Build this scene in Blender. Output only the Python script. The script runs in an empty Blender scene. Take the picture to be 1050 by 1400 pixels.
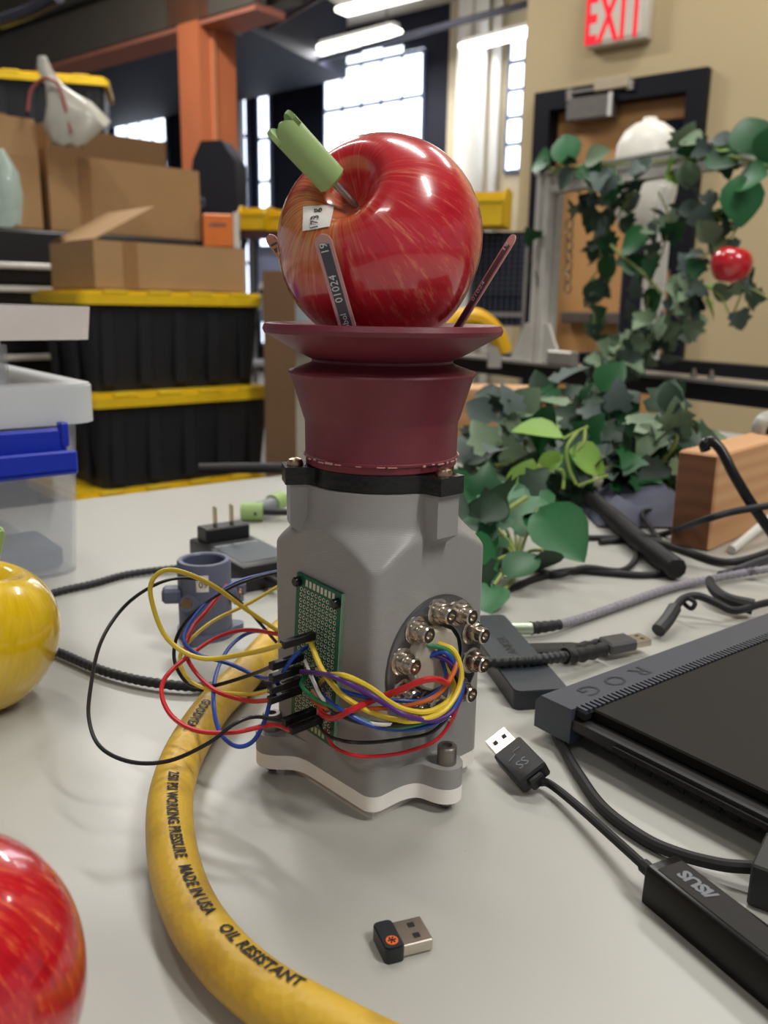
import bpy, bmesh, math, random
from mathutils import Vector, Matrix
random.seed(7)
sc = bpy.context.scene
COL = sc.collection

# ---------------------------------------------------------------- camera
cam_d = bpy.data.cameras.new('camera')
cam = bpy.data.objects.new('camera', cam_d); COL.objects.link(cam)
cam_d.sensor_fit = 'VERTICAL'; cam_d.sensor_height = 24.0
cam_d.lens = 24.0 * 1180.0 / 1400.0
cam_d.clip_start = 0.01; cam_d.clip_end = 100
PITCH = math.radians(13.5); ROLL = math.atan(0.0165)
fwd = Vector((0, math.cos(PITCH), -math.sin(PITCH)))
up0 = Vector((0, math.sin(PITCH), math.cos(PITCH)))
right = Vector((1, 0, 0)) * math.cos(ROLL) + up0 * math.sin(ROLL)
up = -Vector((1, 0, 0)) * math.sin(ROLL) + up0 * math.cos(ROLL)
m = Matrix((right, up, -fwd)).transposed().to_4x4()
m.translation = Vector((0, 0, 0.2135))
cam.matrix_world = m
cam_d.dof.use_dof = True
cam_d.dof.focus_distance = 0.365
cam_d.dof.aperture_fstop = 8.5
sc.camera = cam

# ---------------------------------------------------------------- world, exposure
w = bpy.data.worlds.new('world'); sc.world = w; w.use_nodes = True
w.node_tree.nodes['Background'].inputs[0].default_value = (0.80, 0.87, 1.0, 1)
w.node_tree.nodes['Background'].inputs[1].default_value = 0.30
sc.view_settings.view_transform = 'Standard'
sc.view_settings.look = 'None'
sc.view_settings.gamma = 1.0
sc.view_settings.use_curve_mapping = False
sc.view_settings.exposure = -0.15
LAMP_W = 30.0          # watts of each fluorescent fixture
WIN_E = 3.6            # daylight in the window panes

# ---------------------------------------------------------------- helpers
def lin(c):
    r = []
    for v in c[:3]:
        v /= 255.0
        r.append(v / 12.92 if v <= 0.04045 else ((v + 0.055) / 1.055) ** 2.4)
    return (r[0], r[1], r[2], 1.0)

MATS = {}
def mat(name, rgb, rough=0.5, metal=0.0, var=0.06, vscale=30.0, bump=0.0, bscale=200.0,
        coat=0.0, emit=None, estr=0.0, trans=0.0, alpha=1.0, spec=0.5, sss=0.0, stretch=None, ior=1.45):
    if name in MATS: return MATS[name]
    mt = bpy.data.materials.new(name); mt.use_nodes = True
    nt = mt.node_tree; b = nt.nodes['Principled BSDF']
    base = lin(rgb)
    tc = nt.nodes.new('ShaderNodeTexCoord')
    src = tc.outputs['Object']
    if stretch:
        mp = nt.nodes.new('ShaderNodeMapping'); mp.inputs['Scale'].default_value = stretch
        nt.links.new(src, mp.inputs[0]); src = mp.outputs[0]
    if var > 0:
        nz = nt.nodes.new('ShaderNodeTexNoise'); nz.inputs['Scale'].default_value = vscale
        nz.inputs['Detail'].default_value = 4
        nt.links.new(src, nz.inputs['Vector'])
        mx = nt.nodes.new('ShaderNodeMix'); mx.data_type = 'RGBA'
        mx.inputs[6].default_value = tuple(max(0, v * (1 - var * 2.2)) for v in base[:3]) + (1,)
        mx.inputs[7].default_value = tuple(min(1, v * (1 + var * 2.2)) for v in base[:3]) + (1,)
        nt.links.new(nz.outputs['Fac'], mx.inputs[0])
        nt.links.new(mx.outputs[2], b.inputs['Base Color'])
    else:
        b.inputs['Base Color'].default_value = base
    if bump > 0:
        n2 = nt.nodes.new('ShaderNodeTexNoise'); n2.inputs['Scale'].default_value = bscale
        nt.links.new(src, n2.inputs['Vector'])
        bp = nt.nodes.new('ShaderNodeBump'); bp.inputs['Strength'].default_value = bump
        bp.inputs['Distance'].default_value = 0.001
        nt.links.new(n2.outputs['Fac'], bp.inputs['Height'])
        nt.links.new(bp.outputs[0], b.inputs['Normal'])
    b.inputs['Roughness'].default_value = rough
    b.inputs['Metallic'].default_value = metal
    b.inputs['Specular IOR Level'].default_value = spec
    b.inputs['IOR'].default_value = ior
    b.inputs['Coat Weight'].default_value = coat
    b.inputs['Coat Roughness'].default_value = 0.06
    b.inputs['Transmission Weight'].default_value = trans
    b.inputs['Alpha'].default_value = alpha
    b.inputs['Subsurface Weight'].default_value = sss
    b.inputs['Subsurface Scale'].default_value = 0.004
    if emit:
        b.inputs['Emission Color'].default_value = lin(emit)
        b.inputs['Emission Strength'].default_value = estr
    MATS[name] = mt
    return mt

class MB:
    """collects geometry of one mesh"""
    def __init__(s): s.v = []; s.f = []
    def add(s, vs, fs, M=None):
        o = len(s.v)
        for q in vs:
            q = Vector(q)
            if M is not None: q = M @ q
            s.v.append(q)
        for f in fs: s.f.append([i + o for i in f])
        return s
    def box(s, c, d, M=None, bev=0.0, seg=1):
        bm = bmesh.new(); bmesh.ops.create_cube(bm, size=1.0)
        for q in bm.verts: q.co = Vector((q.co.x * d[0] + c[0], q.co.y * d[1] + c[1], q.co.z * d[2] + c[2]))
        if bev > 0:
            bmesh.ops.bevel(bm, geom=bm.edges[:], offset=bev, segments=seg, affect='EDGES', profile=0.5)
        bm.verts.index_update()
        s.add([q.co.copy() for q in bm.verts], [[q.index for q in f.verts] for f in bm.faces], M)
        bm.free(); return s
    def lathe(s, prof, n=32, M=None, caps=True):
        vs = []; fs = []
        for (r, z) in prof:
            for i in range(n):
                a = 2 * math.pi * i / n
                vs.append((r * math.cos(a), r * math.sin(a), z))
        for k in range(len(prof) - 1):
            for i in range(n):
                j = (i + 1) % n
                fs.append([k * n + i, k * n + j, (k + 1) * n + j, (k + 1) * n + i])
        if caps:
            if prof[0][0] > 1e-6: fs.append(list(range(n))[::-1])
            if prof[-1][0] > 1e-6: fs.append([(len(prof) - 1) * n + i for i in range(n)])
        return s.add(vs, fs, M)
    def cyl(s, p0, p1, r, n=16, r1=None):
        p0 = Vector(p0); p1 = Vector(p1); d = p1 - p0
        M = Matrix.Translation(p0) @ d.to_track_quat('Z', 'Y').to_matrix().to_4x4()
        return s.lathe([(r, 0), (r if r1 is None else r1, d.length)], n, M)
    def prism(s, pts, z0, z1, M=None, inset=0.0, tz=None):
        n = len(pts)
        vs = [(p[0], p[1], z0) for p in pts] + [(p[0], p[1], z1) for p in pts]
        fs = [list(range(n))[::-1], list(range(n, 2 * n))]
        for i in range(n):
            j = (i + 1) % n; fs.append([i, j, n + j, n + i])
        return s.add(vs, fs, M)
    def tube(s, pts, r, n=8, sub=6, closed=False, prof=None):
        P = smooth(pts, sub) if sub > 1 else [Vector(p) for p in pts]
        t0 = (P[1] - P[0]).normalized()
        nrm = t0.orthogonal().normalized()
        vs = []; fs = []
        L = 0.0
        for k, p in enumerate(P):
            t = (P[min(k + 1, len(P) - 1)] - P[max(k - 1, 0)]).normalized()
            nrm = (nrm - t * nrm.dot(t)).normalized(); bn = t.cross(nrm)
            if k: L += (P[k] - P[k - 1]).length
            rr = r[0] + (r[1] - r[0]) * k / (len(P) - 1) if isinstance(r, tuple) else r
            if prof: rr *= prof(k, L)
            for i in range(n):
                a = 2 * math.pi * i / n
                vs.append(p + (nrm * math.cos(a) + bn * math.sin(a)) * rr)
        for k in range(len(P) - 1):
            for i in range(n):
                j = (i + 1) % n
                fs.append([k * n + i, k * n + j, (k + 1) * n + j, (k + 1) * n + i])
        fs.append(list(range(n))[::-1]); fs.append([(len(P) - 1) * n + i for i in range(n)])
        return s.add(vs, fs)
    def build(s, name, m, parent=None, smooth_angle=35, loc=None, rotz=0.0):
        me = bpy.data.meshes.new(name)
        me.from_pydata([tuple(q) for q in s.v], [], s.f)
        me.validate(); me.update()
        bm = bmesh.new(); bm.from_mesh(me)
        bmesh.ops.recalc_face_normals(bm, faces=bm.faces[:]); bm.to_mesh(me); bm.free()
        if smooth_angle:
            me.shade_smooth(); me.set_sharp_from_angle(angle=math.radians(smooth_angle))
        me.materials.append(m)
        o = bpy.data.objects.new(name, me); COL.objects.link(o)
        if parent: o.parent = parent
        if loc is not None: o.location = loc
        o.rotation_euler.z = rotz
        return o

def smooth(pts, sub=6):
    P = [Vector(p) for p in pts]
    if len(P) < 3:
        return [P[0].lerp(P[-1], i / sub) for i in range(sub + 1)]
    out = []
    for i in range(len(P) - 1):
        p0 = P[max(i - 1, 0)]; p1 = P[i]; p2 = P[i + 1]; p3 = P[min(i + 2, len(P) - 1)]
        if i == 0: p0 = p1 * 2 - p2
        if i == len(P) - 2: p3 = p2 * 2 - p1
        for k in range(sub):
            t = k / sub
            out.append(0.5 * ((2 * p1) + (p2 - p0) * t + (2 * p0 - 5 * p1 + 4 * p2 - p3) * t * t + (3 * p1 - p0 - 3 * p2 + p3) * t ** 3))
    out.append(P[-1])
    return out

def tag(o, label=None, cat=None, group=None, kind=None):
    if label: o['label'] = label
    if cat: o['category'] = cat
    if group: o['group'] = group
    if kind: o['kind'] = kind
    return o
def thing(name, label, cat, loc=(0, 0, 0), rotz=0.0, group=None, kind=None):
    o = bpy.data.objects.new(name, None); COL.objects.link(o)
    o.empty_display_size = 0.02
    o.location = loc; o.rotation_euler.z = rotz
    return tag(o, label, cat, group, kind)
def share(src, name, parent, loc=None, M=None):
    o = src.copy(); COL.objects.link(o); o.name = name; o.parent = parent
    if M is not None: o.matrix_local = M
    elif loc is not None: o.location = loc
    return o
def frame(p, xv, zv):
    """matrix with origin p, x axis xv, z axis close to zv"""
    x = Vector(xv).normalized(); z = Vector(zv); z = (z - x * z.dot(x)).normalized(); y = z.cross(x)
    M = Matrix((x, y, z)).transposed().to_4x4(); M.translation = Vector(p); return M

def text_pts(s, size, bold=0.0, space=1.0):
    cu = bpy.data.curves.new('t', 'FONT'); cu.body = s; cu.size = size; cu.offset = bold; cu.space_character = space
    cu.resolution_u = 2; cu.align_x = 'CENTER'; cu.align_y = 'CENTER'
    o = bpy.data.objects.new('t', cu); COL.objects.link(o)
    bpy.context.view_layer.update()
    me = bpy.data.meshes.new_from_object(o.evaluated_get(bpy.context.evaluated_depsgraph_get()))
    vs = [v.co.copy() for v in me.vertices]; fs = [list(p.vertices) for p in me.polygons]
    bpy.data.objects.remove(o); bpy.data.curves.remove(cu); bpy.data.meshes.remove(me)
    return vs, fs
def lettering(name, s, size, m, parent, p, xv, up, bold=0.0, space=1.0, lift=0.00015, xs=1.0):
    """flat print on a surface: centre p, reading direction xv, letter top up"""
    x = Vector(xv).normalized(); y = Vector(up); y = (y - x * y.dot(x)).normalized(); z = x.cross(y)
    vs, fs = text_pts(s, size, bold, space)
    b = MB(); b.add([Vector(p) + x * q.x * xs + y * q.y + z * lift for q in vs], fs)
    return b.build(name, m, parent, smooth_angle=0)

# shared colours
M_black = mat('black_plastic', (26, 26, 28), 0.42, bump=0.05)
M_black_gloss = mat('black_gloss', (20, 20, 21), 0.18)
M_rubber = mat('black_rubber', (24, 24, 25), 0.6)
M_steel = mat('steel', (178, 170, 160), 0.28, metal=1.0, var=0.08)
M_steel_dark = mat('dark_steel', (146, 140, 134), 0.42, metal=0.9, var=0.1)
M_alu = mat('aluminium', (222, 219, 211), 0.42, metal=0.3, var=0.05)
M_white = mat('white_paint', (232, 230, 226), 0.5)
M_yellow = mat('yellow_plastic', (226, 186, 24), 0.45)
M_ink = mat('black_ink', (24, 22, 22), 0.6, var=0.0)
M_whiteink = mat('white_ink', (225, 225, 225), 0.6, var=0.0)
M_greyink = mat('grey_ink', (112, 116, 124), 0.5, var=0.0)


# ================================================================ the setting
FLOOR_Z = -0.80
RW = math.atan2(-0.628, 0.778)          # the building's walls run along this direction
M_floor = mat('concrete_floor', (120, 112, 104), 0.45, var=0.1, vscale=3)
M_beige = mat('beige_wall', (192, 172, 134), 0.75, var=0.02, vscale=4, bump=0.1, bscale=60)
M_navy = mat('dark_painted_brick', (22, 25, 42), 0.7, var=0.12, vscale=3)
M_ceil = mat('ceiling_white', (214, 206, 190), 0.8, var=0.03, vscale=2)
M_doorframe = mat('black_door_frame', (15, 15, 25), 0.55, spec=0.25)
M_orange = mat('orange_steel_paint', (206, 118, 76), 0.5, var=0.05, vscale=4)
M_salmon = mat('salmon_steel_paint', (176, 112, 92), 0.6, var=0.05, vscale=4)
M_fascia = mat('dark_grey_steel_paint', (84, 78, 70), 0.6, var=0.05, vscale=5)
M_pane = mat('window_daylight', (235, 242, 255), 0.3, var=0.0, emit=(235, 243, 255), estr=WIN_E)
M_mullion = mat('window_mullion', (96, 108, 138), 0.5)

tag(MB().box((0, 5, FLOOR_Z - 0.05), (30, 30, 0.1)).build('floor', M_floor), 'grey concrete workshop floor below the table', 'floor', kind='structure')
tag(MB().box((2.0, 8, 3.75), (26, 26, 0.1)).build('ceiling', M_ceil), 'off-white ceiling far above the workshop', 'ceiling', kind='structure')

# wall with the exit door
WL = (0.81, 4.5, 0)
X0, Z1 = (-0.1082,0.0000,1.2193)[0], (-0.1082,0.0000,1.2193)[2]
X1 = (0.7252,0.0000,1.2306)[0]
XL = (-0.2010,0.0000,0.6471)[0]
b = MB()
b.box(((XL + X0) / 2, 0.1, 1.3), (X0 - XL, 0.2, 4.6))
b.box(((X1 + 4.5) / 2, 0.1, 1.3), (4.5 - X1, 0.2, 4.6))
b.box(((X0 + X1) / 2, 0.1, (Z1 + 3.6) / 2), (X1 - X0, 0.2, 3.6 - Z1))
tag(b.build('wall_right', M_beige, loc=WL, rotz=RW, smooth_angle=0), 'beige painted wall around the black-framed door', 'wall', kind='structure')

dr = thing('door_1', 'tan door in a black frame below the exit sign', 'door', WL, RW, kind='structure')
FW = 0.085
b = MB()
b.box((X0 + FW / 2, 0.03, (Z1 + FLOOR_Z) / 2), (FW, 0.16, Z1 - FLOOR_Z))
b.box((X1 - FW / 2, 0.03, (Z1 + FLOOR_Z) / 2), (FW, 0.16, Z1 - FLOOR_Z))
b.box(((X0 + X1) / 2, 0.03, Z1 - FW / 2), (X1 - X0 - 2 * FW, 0.16, FW))
b.build('door_frame', M_doorframe, dr)
M_door = mat('tan_door', (190, 142, 90), 0.5, var=0.05, vscale=3)
pn = MB().box(((X0 + X1) / 2, 0.07, (Z1 - FW + FLOOR_Z) / 2), (X1 - X0 - 2 * FW, 0.045, Z1 - FW - FLOOR_Z)).build('door_panel', M_door, dr)
q0 = (0.4574,0.0000,1.0266); q1 = (0.5956,0.0000,1.0239); q2 = (0.5352,0.0000,0.5176)
MB().box(((q0[0] + q1[0]) / 2, 0.042, 0.72), (q1[0] - q0[0], 0.02, 0.62)).build('window_pane', mat('door_glass_dark', (14, 16, 26), 0.1, var=0), dr)
g = MB().box(((q0[0] + q1[0]) / 2, 0.045, 0.72), (q1[0] - q0[0] + 0.03, 0.012, 0.65)).build('window_bead', M_doorframe, dr)
p0 = (0.0712,0.0000,1.1261); p1 = (0.3026,-0.0000,1.1525)
cl = MB().box(((p0[0] + p1[0]) / 2, -0.02, (p0[2] + p1[2]) / 2 - 0.02), (p1[0] - p0[0], 0.09, 0.10), bev=0.006).build('door_closer', mat('closer_grey', (132, 126, 122), 0.35, metal=0.6), dr)
MB().box((p1[0] - 0.005, -0.068, (p0[2] + p1[2]) / 2 - 0.02), (0.018, 0.012, 0.1)).build('end_cap', M_alu, cl)
b = MB().box(((p0[0] + p1[0]) / 2 + 0.06, -0.05, (p0[2] + p1[2]) / 2 + 0.055), (p1[0] - p0[0] + 0.06, 0.03, 0.012))
b.cyl((p0[0] + 0.01, -0.05, (p0[2] + p1[2]) / 2 + 0.02), (p0[0] + 0.01, -0.05, (p0[2] + p1[2]) / 2 + 0.07), 0.02)
b.cyl((p1[0] + 0.08, -0.05, (p0[2] + p1[2]) / 2 + 0.03), (p1[0] + 0.08, -0.05, (p0[2] + p1[2]) / 2 + 0.07), 0.02)
b.build('closer_arm', M_steel_dark, dr)
q = (0.2981,-0.0000,1.2057)
MB().box((q[0], -0.06, q[2]), (0.17, 0.03, 0.05), bev=0.004).build('closer_bracket', mat('bracket_beige', (178, 164, 140), 0.5), dr)
p0 = (0.0940,0.0000,0.1589); p1 = (0.7056,0.0000,0.1726)
pb = MB().box(((p0[0] + p1[0]) / 2, 0.0, (0.5139,-0.0000,0.1683)[2]), (p1[0] - p0[0], 0.07, 0.055), bev=0.006).build('push_bar', mat('push_bar_grey', (120, 108, 100), 0.35, metal=0.5), dr)

# exit sign
ex = thing('exit_sign', 'white exit sign with red letters on the beige wall above the door', 'exit sign', WL, RW)
qa = (0.1507,-0.0000,1.3688); qb = (0.4463,0.0000,1.3716)
zc = 0.5 * ((0.1507,-0.0000,1.3688)[2] + (0.4463,0.0000,1.3716)[2]); zt = zc + 0.30
xa, xb = qa[0], qb[0]
MB().box(((xa + xb) / 2, -0.035, (zc + zt) / 2), (xb - xa, 0.07, zt - zc), bev=0.012, seg=2).build('housing', mat('exit_white', (206, 198, 184), 0.5, var=0.02), ex)
MB().box(((xa + xb) / 2, -0.071, (zc + zt) / 2), (xb - xa - 0.05, 0.004, zt - zc - 0.045)).build('face_plate', mat('exit_face', (214, 202, 190), 0.5, var=0.02), ex)
M_red_lit = mat('exit_red_lit', (120, 2, 12), 0.5, var=0, emit=(255, 6, 44), estr=0.95)
lettering('letters', 'EXIT', 0.285, M_red_lit, ex, ((xa + xb) / 2 - 0.01, -0.0735, zc + 0.104), (1, 0, 0), (0, 0, 1), bold=0.007, xs=0.47, space=1.06)

# far walls with the factory windows
BL = (-0.15, 12.0, 0)
xs = (1.0917,0.0000,2.5247)[0]
tag(MB().box(((xs - 9) / 2 + 0.0, 0.15, 1.3), (xs + 9, 0.3, 4.9)).build('wall_back', M_navy, loc=BL, rotz=RW), 'dark navy far wall holding the bright factory windows', 'wall', kind='structure')
tag(MB().box((xs + 2.0, 0.13, 1.3), (4.0, 0.3, 4.9)).build('wall_far_right', mat('cream_brick', (206, 192, 164), 0.7, var=0.05, vscale=8), loc=BL, rotz=RW), 'cream painted brick far wall beside the navy wall', 'wall', kind='structure')

def factory_window(name, label, a, bb, ztop, zbot, nx, nz, arch=0.0):
    t = thing(name, label, 'window', BL, RW, kind='structure')
    w_ = (bb - a) / nx; h_ = (ztop - zbot) / nz
    src = None
    for i in range(nx):
        for k in range(nz):
            zz = zbot + (k + 0.5) * h_; hh = h_ - 0.05
            if arch and k == nz - 1:
                u = ((i + 0.5) / nx - 0.5) * 2
                hh2 = hh - arch * u * u
                MB().box((a + (i + 0.5) * w_, -0.03, zbot + k * h_ + 0.025 + hh2 / 2), (w_ - 0.018, 0.012, hh2)).build('pane', M_pane, t)
                continue
            if src is None:
                src = MB().box((0, 0, 0), (w_ - 0.018, 0.012, hh)).build('pane', M_pane, t)
                src.location = (a + (i + 0.5) * w_, -0.03, zz)
            else:
                share(src, 'pane', t, (a + (i + 0.5) * w_, -0.03, zz))
    b = MB()
    for i in range(nx + 1): b.box((a + i * w_, -0.03, (ztop + zbot) / 2 - arch / 2), (0.03, 0.05, ztop - zbot - arch))
    for k in range(nz + 1): b.box(((a + bb) / 2, -0.03, zbot + k * h_ - (arch if k == nz else 0)), (bb - a, 0.05, 0.045))
    b.build('mullion', M_mullion, t)
    return t
factory_window('window_1', 'large bright factory window with an arched top behind the red apple', (-0.9234,-0.0000,2.8492)[0], (0.7350,-0.0000,2.6495)[0], (-0.1121,-0.0000,3.3882)[2], -0.6, 5, 6, arch=0.16)
factory_window('window_2', 'bright narrow window left of the large arched one', (-2.8547,-0.0000,2.4769)[0], (-2.4547,-0.0000,2.4398)[0], (-2.6051,-0.0000,3.1698)[2], -0.4, 2, 6)
factory_window('window_3', 'bright narrow window next to the dark wall left of the arched one', (-2.2217,-0.0000,2.4182)[0], (-1.9786,-0.0000,2.3956)[0], (-2.0690,-0.0000,3.0831)[2], -0.4, 1, 6)
factory_window('window_4', 'low bright window far off left of the orange column', (-5.7102,-0.0000,2.9714)[0], (-4.3378,-0.0000,2.8314)[0], (-4.9919,-0.0000,3.0532)[2], (-5.0544,0.0000,2.2858)[2], 4, 2)
factory_window('window_5', 'bright sliver of window at the corner of the beige wall', (1.9520,-0.0000,2.0310)[0], (2.5826,-0.0000,1.9725)[0], 3.2, (2.0277,0.0000,1.7451)[2], 3, 5)

cw = mat('white_column', (240, 238, 232), 0.4, var=0.02)
p = (1.6491,-0.0000,2.0591)
tag(MB().cyl((p[0], -0.35, FLOOR_Z), (p[0], -0.35, 3.7), 0.17, 24).build('round_column', cw, loc=BL, rotz=RW), 'round white column on the cream far wall', 'column', kind='structure')
p = (1.8220,-0.0000,2.0431)
tag(MB().cyl((p[0], -0.12, FLOOR_Z), (p[0], -0.12, 3.7), 0.06, 16).build('drain_pipe', cw, loc=BL, rotz=RW), 'thin white upright pipe right of the round white column', 'pipe')
p = (-2.3765,-0.0000,2.4326)
tag(MB().cyl((p[0], -0.3, FLOOR_Z), (p[0], -0.3, 3.6), 0.10, 16).build('drain_pipe', mat('grey_column', (150, 150, 156), 0.5), loc=BL, rotz=RW), 'grey upright pipe between the two narrow left windows', 'pipe')
p = (-4.1405,-0.0000,3.0247)
tag(MB().cyl((p[0], -1.0, FLOOR_Z), (p[0], -1.0, 1.9), 0.09, 16).build('drain_pipe', cw, loc=BL, rotz=RW), 'white upright pipe just left of the orange column', 'pipe')

# mezzanine: dark soffit, orange column, beam
tag(MB().prism([(-2.55, 7.6), (-0.55, 11.7), (-6, 16.4), (-9, 16), (-9, 8)], 2.95, 3.7).build('mezzanine_soffit', mat('dark_soffit', (9, 12, 32), 0.7, var=0.1, vscale=2), smooth_angle=0), 'dark navy mezzanine underside behind the orange column', 'soffit', kind='structure')
p = (-1.1700,6.0000,1.6313)
cx, cy = p[0], p[1]
sco = thing('steel_column', 'orange painted steel column holding the mezzanine beam', 'column', (cx, cy, FLOOR_Z), RW, kind='structure')
MB().box((-0.0, 0, 1.6), (0.2, 0.3, 3.2)).build('shaft', M_orange, sco)
MB().box((0.105, -0.04, 1.6), (0.02, 0.03, 3.2)).build('conduit', mat('conduit_orange', (214, 138, 96), 0.4), sco)
b = MB().box((0.12, 0.02, 2.70), (0.05, 0.12, 0.05)).cyl((0.14, 0.08, 2.68), (0.17, 0.14, 2.68), 0.025)
b.build('bracket', M_steel, sco)
bmo = thing('mezzanine_beam', 'dark grey mezzanine beam with a salmon underside across the upper left', 'beam', (cx, cy, 0), RW, kind='structure')
zb = 1.86
MB().box((-3.2, -0.10, zb + 0.43), (7.6, 0.10, 0.80)).build('fascia', M_fascia, bmo)
MB().box((-3.2, -0.17, zb + 0.33), (7.6, 0.05, 0.02)).build('ledge', mat('ledge_dark', (44, 42, 42), 0.6), bmo)
MB().box((-3.2, -0.02, zb + 0.02), (7.6, 0.24, 0.04)).build('bottom_flange', M_salmon, bmo)
MB().box((-3.2, 0.20, zb + 0.52), (7.6, 0.10, 0.80)).build('web', M_fascia, bmo)
MB().box((0.0, 0.02, zb + 0.12), (0.40, 0.34, 0.18)).build('bracket_plate', M_orange, bmo)
MB().box((-2.62, -0.2, zb + 0.55), (0.16, 0.12, 0.5)).build('hanger', mat('hanger_dark', (32, 32, 38), 0.6), bmo)

for i, (qa, qb, r_, lab) in enumerate([
    ((-4.8407,14.8660,3.0000), (1.5042,8.8422,3.0000), 0.035, 'long dark conduit under the ceiling crossing in front of the factory window'),
    ((-1.8371,10.9357,3.0500), (-0.4459,8.7687,3.0500), 0.022, 'thin brown pipe under the ceiling beside the orange column')]):
    tag(MB().cyl(qa, qb, r_, 10).build('ceiling_pipe', mat('pipe_dark_%d' % i, [(62, 62, 76), (96, 70, 62)][i], 0.5)), lab, 'pipe')
tag(MB().tube([(-1.8940,4.6000,1.5122),(-1.6728,4.4000,1.5005),(-1.4633,4.2000,1.5076)], 0.03, 10).build('ceiling_pipe', mat('pipe_dark_0', (62, 62, 76), 0.5)), 'dark pipe in the top left corner above the yellow-lidded tote', 'pipe')

# fluorescent fixtures: the three in view and the same kind on over the benches
M_tube = mat('lamp_diffuser', (255, 255, 255), 0.4, var=0, emit=(255, 252, 244), estr=5.0)
def lamp(c, ang, label, L=1.22, W=0.2, watts=None, kelvin=(1.0, 0.985, 0.945)):
    t = thing('ceiling_lamp', label, 'lamp', c, ang, 'fluorescent ceiling lamps')
    MB().box((0, 0, 0.075), (L * 0.98, W * 0.6, 0.05)).build('housing', M_white, t)
    MB().box((0, 0, 0.025), (L, W, 0.05), bev=0.018, seg=2).build('diffuser', M_tube, t)
    for s_ in (-1, 1):
        MB().cyl((s_ * L * 0.4, 0, 0.1), (s_ * L * 0.4, 0, 3.7 - c[2]), 0.01, 8).build('hanger_rod', M_steel_dark, t)
    ld = bpy.data.lights.new('lamp_light', 'AREA'); ld.shape = 'RECTANGLE'; ld.size = L; ld.size_y = W
    ld.energy = LAMP_W if watts is None else watts; ld.color = kelvin
    lo = bpy.data.objects.new('lamp_light', ld); COL.objects.link(lo); lo.parent = t; lo.location = (0, 0, -0.012)
    return t
def lamp_between(qa, qb, label, **k):
    qa = Vector(qa); qb = Vector(qb); d = qb - qa
    return lamp(tuple((qa + qb) / 2), math.atan2(d.y, d.x), label, L=d.length, **k)
lamp_between((-1.1219,11.3923,3.1000), (0.0571,10.3531,3.1000), 'lit fluorescent lamp nearest the factory window, below the other one', watts=70)
lamp_between((-0.5268,9.7982,3.1000), (0.5141,8.9926,3.1000), 'lit fluorescent lamp at the top edge above the apple', watts=70)
lamp_between((0.8084,10.6215,3.0000), (1.7387,9.6863,3.0000), 'lit fluorescent lamp half hidden by the beige wall corner', watts=14)
for c, lab in [((1.55, -0.55, 2.45), 'fluorescent lamp over the right side of the bench, out of view'),
               ((0.35, 1.5, 2.5), 'fluorescent lamp over the bench, out of view'),
               ((-1.3, 1.9, 2.5), 'fluorescent lamp over the left side of the bench, out of view'),
               ((-0.7, -1.6, 2.5), 'fluorescent lamp behind the bench, out of view'),
               ((1.5, 2.9, 2.7), 'fluorescent lamp in front of the door wall, out of view'),
               ((-1.2, 4.4, 2.6), 'lamp added to brighten the orange column, out of view')]:  # unseen extra lamp, added so the orange column renders brighter
    lamp(c, RW, lab, watts={2.9: 30, 4.4: 62, -0.55: 62, 1.9: 16, -1.6: 13}.get(c[1]))


# ================================================================ things behind the table, left
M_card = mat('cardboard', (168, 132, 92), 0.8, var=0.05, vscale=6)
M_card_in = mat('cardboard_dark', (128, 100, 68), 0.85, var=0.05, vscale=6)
M_tote = mat('tote_black', (26, 27, 32), 0.5, var=0.05)
BA = math.radians(42.0)      # the stacked bins stand turned like this
BINC = (-0.97, 2.82)         # their near corner

def tote(label, loc, rotz, L=0.70, W=0.42, H=0.345, group='black totes with yellow lids'):
    t = thing('storage_tote', label, 'tote', loc, rotz, group)
    b = MB()
    tp = 0.035
    def ring(z, ins, r):
        return [(r_x, r_y, z) for (r_x, r_y) in rrect(ins, ins, L - ins, W - ins, r)]
    rs = [ring(0.0, tp, 0.03), ring(H - 0.045, 0.012, 0.03), ring(H - 0.03, 0.012, 0.03)]
    n = len(rs[0]); vs = sum(rs, []); fs = [list(range(n))[::-1], [2 * n + i for i in range(n)]]
    for k in range(2):
        for i in range(n):
            j = (i + 1) % n; fs.append([k * n + i, k * n + j, (k + 1) * n + j, (k + 1) * n + i])
    b.add(vs, fs)
    b.build('tub', M_tote, t)
    for k in range(5):
        u = L * (0.12 + 0.19 * k)
        MB().box((u, 0.018, H * 0.45), (0.05, 0.018, H * 0.78), bev=0.006).build('rib', M_tote, t)
    for k in range(2):
        MB().box((0.016, W * (0.3 + 0.4 * k), H * 0.45), (0.018, 0.05, H * 0.78), bev=0.006).build('rib', M_tote, t)
    ld = MB()
    ld.prism(rrect(-0.012, -0.012, L + 0.012, W + 0.012, 0.04), H - 0.045, H - 0.012)
    ld.prism(rrect(0.006, 0.006, L - 0.006, W - 0.006, 0.035), H - 0.012, H)
    lo = ld.build('lid', M_yellow, t)
    for k in range(4):
        MB().box((L * (0.16 + 0.225 * k), 0.012, H - 0.006), (0.085, 0.05, 0.014), bev=0.004).build('lid_tab', M_yellow, lo)
    return t
def rrect(x0, y0, x1, y1, r, n=5):
    pts = []
    for cx_, cy_, a0 in ((x1 - r, y0 + r, -90), (x1 - r, y1 - r, 0), (x0 + r, y1 - r, 90), (x0 + r, y0 + r, 180)):
        for k in range(n + 1):
            a = math.radians(a0 + 90 * k / n); pts.append((cx_ + r * math.cos(a), cy_ + r * math.sin(a)))
    return pts
tote('black tote with yellow lid, topmost of the stack, carrying the open carton', (BINC[0], BINC[1], -0.085), BA, H=0.33)
tote('black tote with yellow lid, middle of the stack behind the table', (BINC[0] + 0.02, BINC[1] - 0.02, -0.411), BA - 0.03, H=0.325)
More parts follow.
